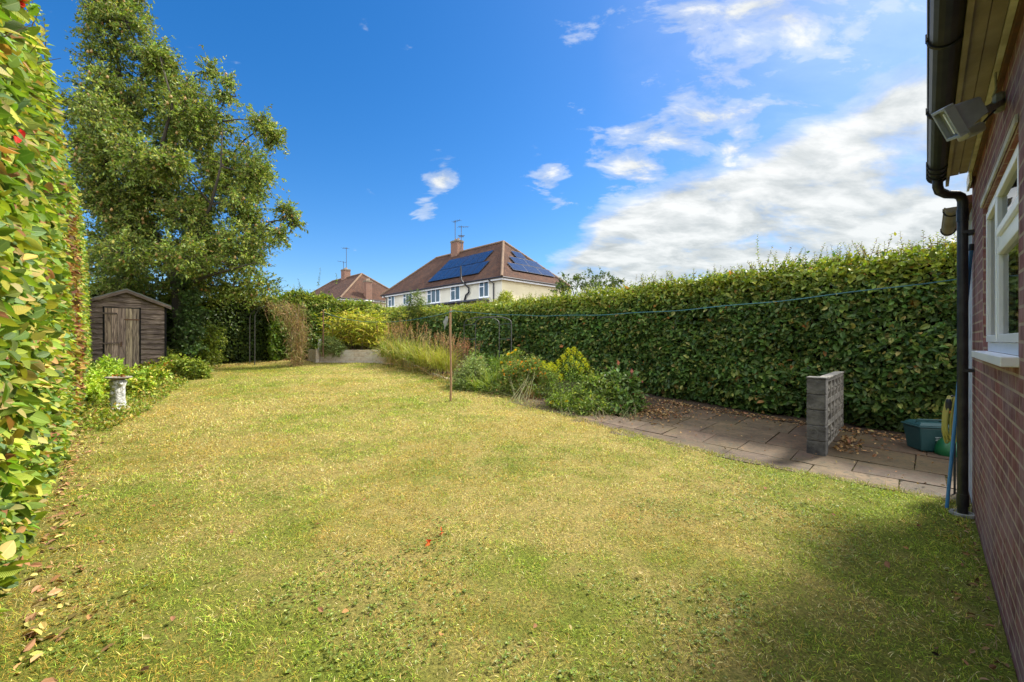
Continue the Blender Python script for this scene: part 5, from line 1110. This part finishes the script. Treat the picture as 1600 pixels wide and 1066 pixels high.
def litter():
    mb = MB()
    def scat(n, uf, vf, lift=.03, cols=[[.26, .16, .09], [.34, .24, .14], [.18, .10, .06]], sz=.06):
        u, v = uf(n), vf(n); x, y = (u - v) * Q, (u + v) * Q
        leaves(mb, np.stack([x, y, gz(y) + lift + R.uniform(0, .03, n)], 1), rdir(n) * [1, 1, .3], rdir(n, 1.6), sz * R.uniform(.5, 1.1, n), .6, pal(n, cols, jit=.3), '6')
    scat(1500, lambda n: 8.45 - R.exponential(.16, n), lambda n: R.uniform(-3, 6, n)); scat(700, lambda n: 7.4 + R.normal(size=n) * .4, lambda n: 3.6 + R.normal(size=n) * .3)
    scat(260, lambda n: R.uniform(5.7, 8.4, n), lambda n: R.uniform(-1.5, 7, n), .042, sz=.045); scat(160, lambda n: R.uniform(.5, 5.3, n), lambda n: WV + .03 + R.exponential(.08, n), .02, sz=.04)
    scat(520, lambda n: -.27 + R.exponential(.09, n), lambda n: R.uniform(2, 12, n), .02, cols=[[.34, .20, .11], [.42, .29, .16], [.45, .40, .14], [.25, .15, .09]])
    scat(160, lambda n: 6.9 + R.random(n) * .8, lambda n: .85 - R.exponential(.1, n), .04); scat(400, lambda n: R.uniform(6.2, 6.7, n), lambda n: R.uniform(4, 8, n), .03, sz=.04)
    scat(400, lambda n: R.uniform(2.5, 5.4, n), lambda n: 16.6 - R.exponential(.2, n), .01)
    tag(mb.build('leaf_litter', M['dry']), kind='stuff')
    # twigs and tufts at the wall foot
    g = MB(); n = 1500; u = R.uniform(.3, 5.4, n); v = WV + .01 + R.exponential(.06, n); x, y = (u - v) * Q, (u + v) * Q
    strips(g, np.stack([x, y, gz(y)], 1), R.normal(size=(n, 3)) * [.6, .6, .2] + [0, 0, .6], R.uniform(.05, .14, n), .0035, pal(n, [[.42, .36, .24], [.3, .24, .13], [.16, .2, .05]]), droop=1.3, seg=3); tag(g.build('dry_grass_fringe', M['blade']), kind='stuff')
    g = MB(); n = 12000; v = R.uniform(-.3, 9.4, n); u = lawn_right(v) + (R.normal(size=n) * .03 + .06 * vn(v * 3, v * 0, 3)) * (1 + np.clip(v - 2.5, 0, 4) * .8); x, y = (u - v) * Q, (u + v) * Q
    strips(g, np.stack([x, y, gz(y) + .01], 1), R.normal(size=(n, 3)) * [.6, .6, .2] + [0, 0, .7], R.uniform(.04, .10, n), .005, pal(n, [[.26, .28, .05], [.42, .36, .14], [.18, .22, .04]]), droop=1.3, seg=2); 
    m_ = 5200; jj = [JO[i] for i in R.integers(0, len(JO), m_)]; q = R.random(m_); w = R.random(m_) < .5; ju = np.array([a[0] if k_ else a[0] + (a[1] - a[0]) * t_ for a, k_, t_ in zip(jj, w, q)]) + .008 * R.normal(size=m_); jv = np.array([a[2] + (a[3] - a[2]) * t_ if k_ else a[2] for a, k_, t_ in zip(jj, w, q)]) + .008 * R.normal(size=m_)
    kk = vn(ju * 2, jv * 2, 55) > .45; ju, jv = ju[kk], jv[kk]; m_ = len(ju); x, y = (ju - jv) * Q, (ju + jv) * Q
    strips(g, np.stack([x, y, gz(y) + .012], 1), R.normal(size=(m_, 3)) * [.8, .8, .1] + [0, 0, .3], R.uniform(.012, .04, m_), .006, pal(m_, [[.16, .17, .04], [.22, .17, .07], [.11, .13, .03]]), droop=1.0, seg=2)
    tag(g.build('edge_grass', M['blade']), kind='stuff')
litter()
def fallen():
    protos = []
    for k in range(3):
        m = MB(); c = [[.36, .20, .10], [.50, .38, .22], [.26, .14, .08]][k]; leaves(m, np.zeros((1, 3)), np.array([[1, 0, .15]]), np.array([[0, .2, 1.]]), .07, .62, pal(1, [c]), '11'); protos.append(m)
    first = {}
    spots = [(237, 800), (252, 792), (395, 690), (432, 771), (565, 770), (500, 828), (568, 792), (452, 800), (270, 980), (140, 975), (235, 1015), (310, 735), (350, 760), (585, 925), (650, 770), (690, 1005), (890, 992), (838, 990), (1110, 755), (1155, 757), (1195, 770), (1260, 790), (1265, 800), (1300, 812), (1215, 815), (1075, 742), (360, 845), (545, 968), (650, 740), (800, 715), (215, 705), (330, 668), (1390, 900), (1420, 870), (880, 790), (505, 972), (760, 940), (1000, 905), (180, 870), (150, 850)]
    for i, (x, y) in enumerate(spots):
        k = i % 3; p = gp(x, y); z = float(lz(np.array([p[0]]), np.array([p[1]]))[0]) + .03
        if k not in first: o = protos[k].build('fallen_leaf', M['dry']); first[k] = o
        else: o = first[k].copy(); S.collection.objects.link(o)
        o.location = (p[0], p[1], z); o.rotation_euler = (random.uniform(-.5, .5), random.uniform(-.5, .5), random.uniform(0, 6)); s = random.uniform(.4, .8); o.scale = (s, s, s)
        tag(o, 'small curled dry brown leaf fallen on the lawn', 'leaf', 'dry brown leaves scattered on the lawn')
    for x, y, lab in ((671, 856, 'small red leaf on the lawn, the left and lower of two red ones'), (690, 843, 'red crumpled leaf on the lawn, the right and upper of two red ones')):
        p = gp(x, y); m = MB(); n = 3; leaves(m, R.normal(size=(n, 3)) * .008, rdir(n) * [1, 1, .5], rdir(n, 1), np.array([.05, .04, .035]), .5, pal(n, [[.55, .05, .015], [.45, .1, .03]]), '11'); o = m.build('red_leaf', M['dry']); o.location = (p[0], p[1], p[2] + .045); tag(o, lab, 'leaf', 'red fallen leaves')
fallen()

# ================================================================ FAR HOUSES
def tilemat():
    m, t = newmat('clay_tile'); uv = t.add('ShaderNodeTexCoord').outputs['UV']
    br = t.add('ShaderNodeTexBrick', i_Vector=uv, i_Color1=(.105, .055, .037, 1), i_Color2=(.062, .038, .03, 1), i_Mortar=(.03, .018, .014, 1), i_Scale=1.0, i_Mortar_Size=.012, i_Bias=0.0, i_Brick_Width=.17, i_Row_Height=.11)
    n = t.add('ShaderNodeTexNoise', i_Vector=uv, i_Scale=1.1, i_Detail=9.0, i_Roughness=.7).outputs[0]
    n2 = t.add('ShaderNodeTexNoise', i_Vector=uv, i_Scale=6.0, i_Detail=6.0, i_Roughness=.8).outputs[0]
    col = t.mix(1, br.outputs[0], t.ramp(n, [(.3, (.65, .65, .7)), (.7, (1.5, 1.35, 1.2))]), 'MULTIPLY'); col = t.mix(t.ramp(n2, [(.55, 0.0), (.72, .5)]), col, (.17, .14, .07))
    b = t.add('ShaderNodeBsdfPrincipled', i_Base_Color=col, i_Roughness=.9); b.inputs['Specular IOR Level'].default_value = .2
    t.l.new(t.add('ShaderNodeBump', i_Height=t.math('ADD', n2, t.math('MULTIPLY', br.outputs[1], -1.0)), i_Strength=.6, i_Distance=.03).outputs[0], b.inputs['Normal']); finish(t, b.outputs[0]); return m
M['tile'] = tilemat()
M['fbrick'] = brickmat('chimney_brick', (.24, .10, .06), (.17, .075, .05), (.38, .32, .25))
M['panel'] = brickmat('solar_cell', (.010, .026, .075), (.014, .034, .095), (.05, .08, .14), bw=.157, bh=.157, ms=.004, bump=0, rough=.16); M['pframe'] = mat('panel_edge', (.02, .022, .03), rough=.4)
M['aerial'] = mat('aerial_metal', (.10, .12, .15), rough=.4, metal=.6)
M['lead'] = mat('dark_lead', (.06, .065, .09), rough=.6)
def hip_house(name, label, NC, L=17.8, W=8.0, rise=3.8, zg=1.0, wallm='white_render', endm='render'):
    x0, y0, ez = NC; root = thing(name, label, 'house', (x0, y0, zg))
    def H(s, t, z): return (x0 + (t - s) * Q, y0 + (t + s) * Q, z)    # s along v (length), t along u (width)
    i = .35; h = W / 2
    for nm, m_, q in (('front_wall', wallm, [(i, i), (L - i, i)]), ('end_wall', endm, [(i, W - i), (i, i)]), ('rear_wall', wallm, [(L - i, W - i), (i, W - i)]), ('far_end_wall', endm, [(L - i, i), (L - i, W - i)])):
        (sa, ta), (sb, tb) = q; MB().poly([H(sa, ta, zg - .5), H(sb, tb, zg - .5), H(sb, tb, ez), H(sa, ta, ez)]).build(nm, M[m_], root)
    r = MB(); sl = sqrt(h * h + rise * rise); A, B, C_, D = H(0, 0, ez), H(0, W, ez), H(L, W, ez), H(L, 0, ez); R1, R2 = H(h, h, ez + rise), H(L - h, h, ez + rise)
    r.poly([A, R1, R2, D], [(0, 0), (h, sl), (L - h, sl), (L, 0)]); r.poly([B, R1, A], [(W, 0), (h, sl), (0, 0)]); r.poly([C_, R2, R1, B], [(L, 0), (L - h, sl), (h, sl), (0, 0)]); r.poly([D, R2, C_], [(0, 0), (h, sl), (W, 0)])
    roof = r.build('roof', M['tile'], root)
    rt = MB()
    for a, b in ((A, R1), (B, R1), (C_, R2), (D, R2), (R1, R2)):
        a, b = np.array(a), np.array(b); n = int(np.linalg.norm(b - a) / .3)
        for k in range(n): p = a + (b - a) * k / n; q = a + (b - a) * (k + .96) / n; rt.tube([p + [0, 0, .02], q + [0, 0, .045]], .11, 7)
    rt.build('ridge_tiles', mat('ridge_tile', (.20, .13, .08), (.13, .085, .055), rough=.9, scale=3), roof)
    e = MB(); 
    for a, b in ((A, D), (A, B), (B, C_), (C_, D)): a, b = np.array(a), np.array(b); e.tube([a + [0, 0, -.02], b + [0, 0, -.02]], .06, 8)
    e.build('gutter', M['black'], root)
    so = MB(); so.poly([H(.02, .02, ez - .05), H(L - .02, .02, ez - .05), H(L - .02, W - .02, ez - .05), H(.02, W - .02, ez - .05)]); so.build('soffit', M['white'], root)
    fb = MB(); 
    for (s0, t0), (s1, t1) in (((.1, .1), (L - .1, .1)), ((.1, .1), (.1, W - .1))):
        c = np.array(H((s0 + s1) / 2, (t0 + t1) / 2, ez - .12)); ln = max(abs(s1 - s0), abs(t1 - t0)); ax = [-Q, Q, 0] if s1 != s0 else [Q, Q, 0]; fb.box(c, (ln, .03, .16), [ax, np.cross([0, 0, 1], ax), [0, 0, 1]])
    fb.build('fascia', M['white'], root)
    AX = np.array([[-Q, Q, 0], [Q, Q, 0], [0, 0, 1.]])
    def chimney(s, t, ztop, w=.95, d=.6, par=root, name_='chimney', z0=None):
        z0 = z0 or ez + rise - 1.2; m = MB(); m.box(H(s, t, (z0 + ztop - .25) / 2), (w, d, ztop - .25 - z0), AX); c = m.build(name_, M['fbrick'], par)
        MB().box(H(s, t, ztop - .2), (w + .1, d + .1, .1), AX).box(H(s, t, ztop - .11), (w + .02, d + .02, .08), AX).build('chimney_cap', mat('chimney_cap', (.25, .2, .14), (.14, .12, .09), rough=.95), c)
        for k in (-.22, .22): MB().lathe([(.11, -.07), (.10, .1), (.12, .16), (.08, .17)], H(s + k, t, ztop), 10).build('chimney_pot', M['fbrick'], c)
        return c
    def window(s0, s1, z0, z1, cols=2, wall=i):
        w = MB(); fw = .07; t0 = wall - .03
        def bx(a, b, za, zb, dep=.06): w.box(H((a + b) / 2, t0, (za + zb) / 2), (b - a, dep, zb - za), AX)
        bx(s0, s1, z0, z0 + fw); bx(s0, s1, z1 - fw, z1); bx(s0, s0 + fw, z0 + fw, z1 - fw); bx(s1 - fw, s1, z0 + fw, z1 - fw); ws = (s1 - s0) / cols
        for k in range(1, cols): bx(s0 + ws * k - fw / 2, s0 + ws * k + fw / 2, z0 + fw, z1 - fw)
        bx(s1 - ws + fw / 2, s1 - fw, z1 - .42, z1 - .36)
        o = w.build('window', M['white'], root)
        for k in range(cols): MB().poly([H(s0 + ws * k + .03, t0 + .005, z0 + .03), H(s0 + ws * (k + 1) - .03, t0 + .005, z0 + .03), H(s0 + ws * (k + 1) - .03, t0 + .005, z1 - .03), H(s0 + ws * k + .03, t0 + .005, z1 - .03)]).build('pane', M['farglass'], o)
        MB().box(H((s0 + s1) / 2, wall - .06, z0 - .03), (s1 - s0 + .15, .16, .05), AX).build('sill', M['white'], o)
    return root, H, chimney, window, AX, roof, sl
def aerial(label, base, h, n=7, L=.9, ang=.8, boom2=False):
    root = thing('tv_aerial', label, 'aerial', base, 'television aerials on the far chimneys'); b = np.array(base); t = b + [0, 0, h]
    MB().tube([b - [0, 0, .5], t], .035, 6).build('mast', M['aerial'], root)
    def yagi(p, a, L, n):
        d = np.array([cos(a), sin(a), .12]); s = np.array([-sin(a), cos(a), 0]); m = MB(); m.tube([p - d * L * .3, p + d * L * .7], .022, 5)
        for k in range(n): q = p + d * L * (-.28 + k / (n - 1)); w = .32 - .02 * k; m.tube([q - s * w, q + s * w], .014, 4)
        m.build('antenna', M['aerial'], root)
    yagi(t - [0, 0, .1], ang, L, n)
    if boom2: yagi(t - [0, 0, .95], ang + 1.2, L * 1.3, n)
def far_houses():
    NC = (-.73, 29.5, 6.1); root, H, chim, win, AX, roof, sl = hip_house('semi_detached_house', 'cream rendered house with a brown hipped roof and blue solar panels beyond the long hedge', NC)
    c = chim(10.4, 4.0, 11.15, 1.0, .75); win(1.72, 2.84, 4.8, 6.02); win(5.2, 6.47, 4.8, 6.02); win(7.95, 9.91, 4.8, 6.0, 3); win(12.4, 14.0, 4.9, 6.0, 3); win(15.6, 16.85, 4.9, 6.0)
    for s0 in (2.0, 7.5, 12.5): win(s0, s0 + 1.6, 2.0, 3.3)
    MB().box(H(9, -.1, 4.55), (8, .9, .12), AX).box(H(3.2, -.1, 4.55), (3.0, .9, .12), AX).build('canopy', M['lead'], root)
    MB().box(H(9, .345, 2.6), (17.0, .03, 3.6), AX).build('brick_base', M['fbrick'], root)
    MB().tube([H(4.55, .25, 3.5), H(4.55, .25, 4.7), H(4.35, .22, 5.1), H(3.95, .2, 5.3), H(3.95, .2, 5.65), H(4.25, -.02, 6.0), H(4.5, -.12, 6.3), H(4.55, -.12, 7.4)], .07, 8).build('soil_pipe', M['black'], root, smooth=True)
    MB().tube([H(1.4, -.02, 6.0), H(1.15, .25, 5.75), H(1.15, .25, 3.0)], .045, 8).build('downpipe', M['black'], root)
    MB().tube([H(17.2, -.02, 6.0), H(17.1, .25, 5.75), H(17.1, .25, 3.0)], .045, 8).build('downpipe', M['black'], root)
    h = 4.0; rise = 3.8; eave = np.array(H(0, 0, NC[2]))
    def panel(s, t, w, hh, side):
        if side == 'L': e = np.array([-Q, Q, 0]); up = np.array([Q * h, Q * h, rise])
        else: e = np.array([Q, Q, 0]); up = np.array([-Q * h, Q * h, rise])
        up = up / np.linalg.norm(up); n = np.cross(e, up); n = n if n[2] > 0 else -n; c = eave + e * (s + w / 2) + up * (t + hh / 2) + n * .10
        m = MB().box(c, (w - .015, hh - .015, .035), [e, up, n]); p = m.build('solar_panel', M['pframe'], root)
        q = c + n * .0205; V = [q + e * a * (w / 2 - .03) + up * b * (hh / 2 - .03) for a, b in ((-1, -1), (1, -1), (1, 1), (-1, 1))]; MB().poly(V if np.cross(V[1] - V[0], V[3] - V[0]) @ n > 0 else V[::-1], [(0, 0), (w, 0), (w, hh), (0, hh)] if np.cross(V[1] - V[0], V[3] - V[0]) @ n > 0 else [(0, hh), (w, hh), (w, 0), (0, 0)]).build('cells', M['panel'], p)
        m = MB()
        for tt in (t + .35, t + hh - .35): q = eave + e * (s + w / 2) + up * tt + n * .05; m.box(q, (w + .12, .05, .05), [e, up, n])
        m.build('mounting_rail', M['pframe'], p)
    for k in range(7): panel(3.2 + k * 1.0, .85, 1.0, 1.66, 'L')
    for k in range(6): panel(4.05 + k * 1.02, 2.55, 1.02, 1.66, 'L')
    for k in range(3): panel(1.85 + k * 1.66, 1.0, 1.66, .98, 'R')
    for k in range(2): panel(2.8 + k * 1.66, 2.02, 1.66, .98, 'R')
    panel(3.72, 3.04, 1.2, .98, 'R')
    aerial('tall aerial mast rising left on the chimney of the cream house', tuple(np.array(H(10.7, 4.0, 11.0))), 2.1, ang=-.4, n=5, L=.8)
    aerial('aerial with two crossed antennas right of the chimney of the cream house', tuple(np.array(H(9.75, 4.0, 10.3))), 2.1, ang=.5, n=6, L=1.0, boom2=True)
    NC2 = (-18.6, 45.0, 6.2); root, H, chim, win, AX, roof, sl = hip_house('tiled_house', 'farther house with plain brown hipped roof and brick wall stack', NC2, L=18, W=9, rise=3.6)
    chim(9.2, 4.5, 11.0, 1.1, .8)
    ch = chim(.42, 3.3, 8.5, .7, .7, name_='wall_stack', z0=.9)
    MB().box(H(.32, 3.3, 6.1), (.9, 1.0, .1), AX).build('stack_flashing', M['white'], root)
    for s in (1.5, 5.5, 11, 15): win(s, s + 1.3, 4.7, 6.0)
    aerial('tall thin aerial on the chimney of the farther tiled house', tuple(np.array(H(9.0, 4.5, 10.9))), 2.9, ang=2.6, n=5, L=1.0)
    aerial('short aerial on the chimney of the farther tiled house', tuple(np.array(H(9.9, 4.5, 10.9))), 1.2, ang=3.5, n=4, L=1.0)
    NC3 = (-22.5, 66.0, 6.0); root, H, chim, win, AX, roof, sl = hip_house('distant_house', 'distant house showing only a small chimney behind the cream house roof', NC3, L=16, W=8, rise=3.2)
    cc = chim(8.0, 4, 11.6, 1.1, .8)
far_houses()
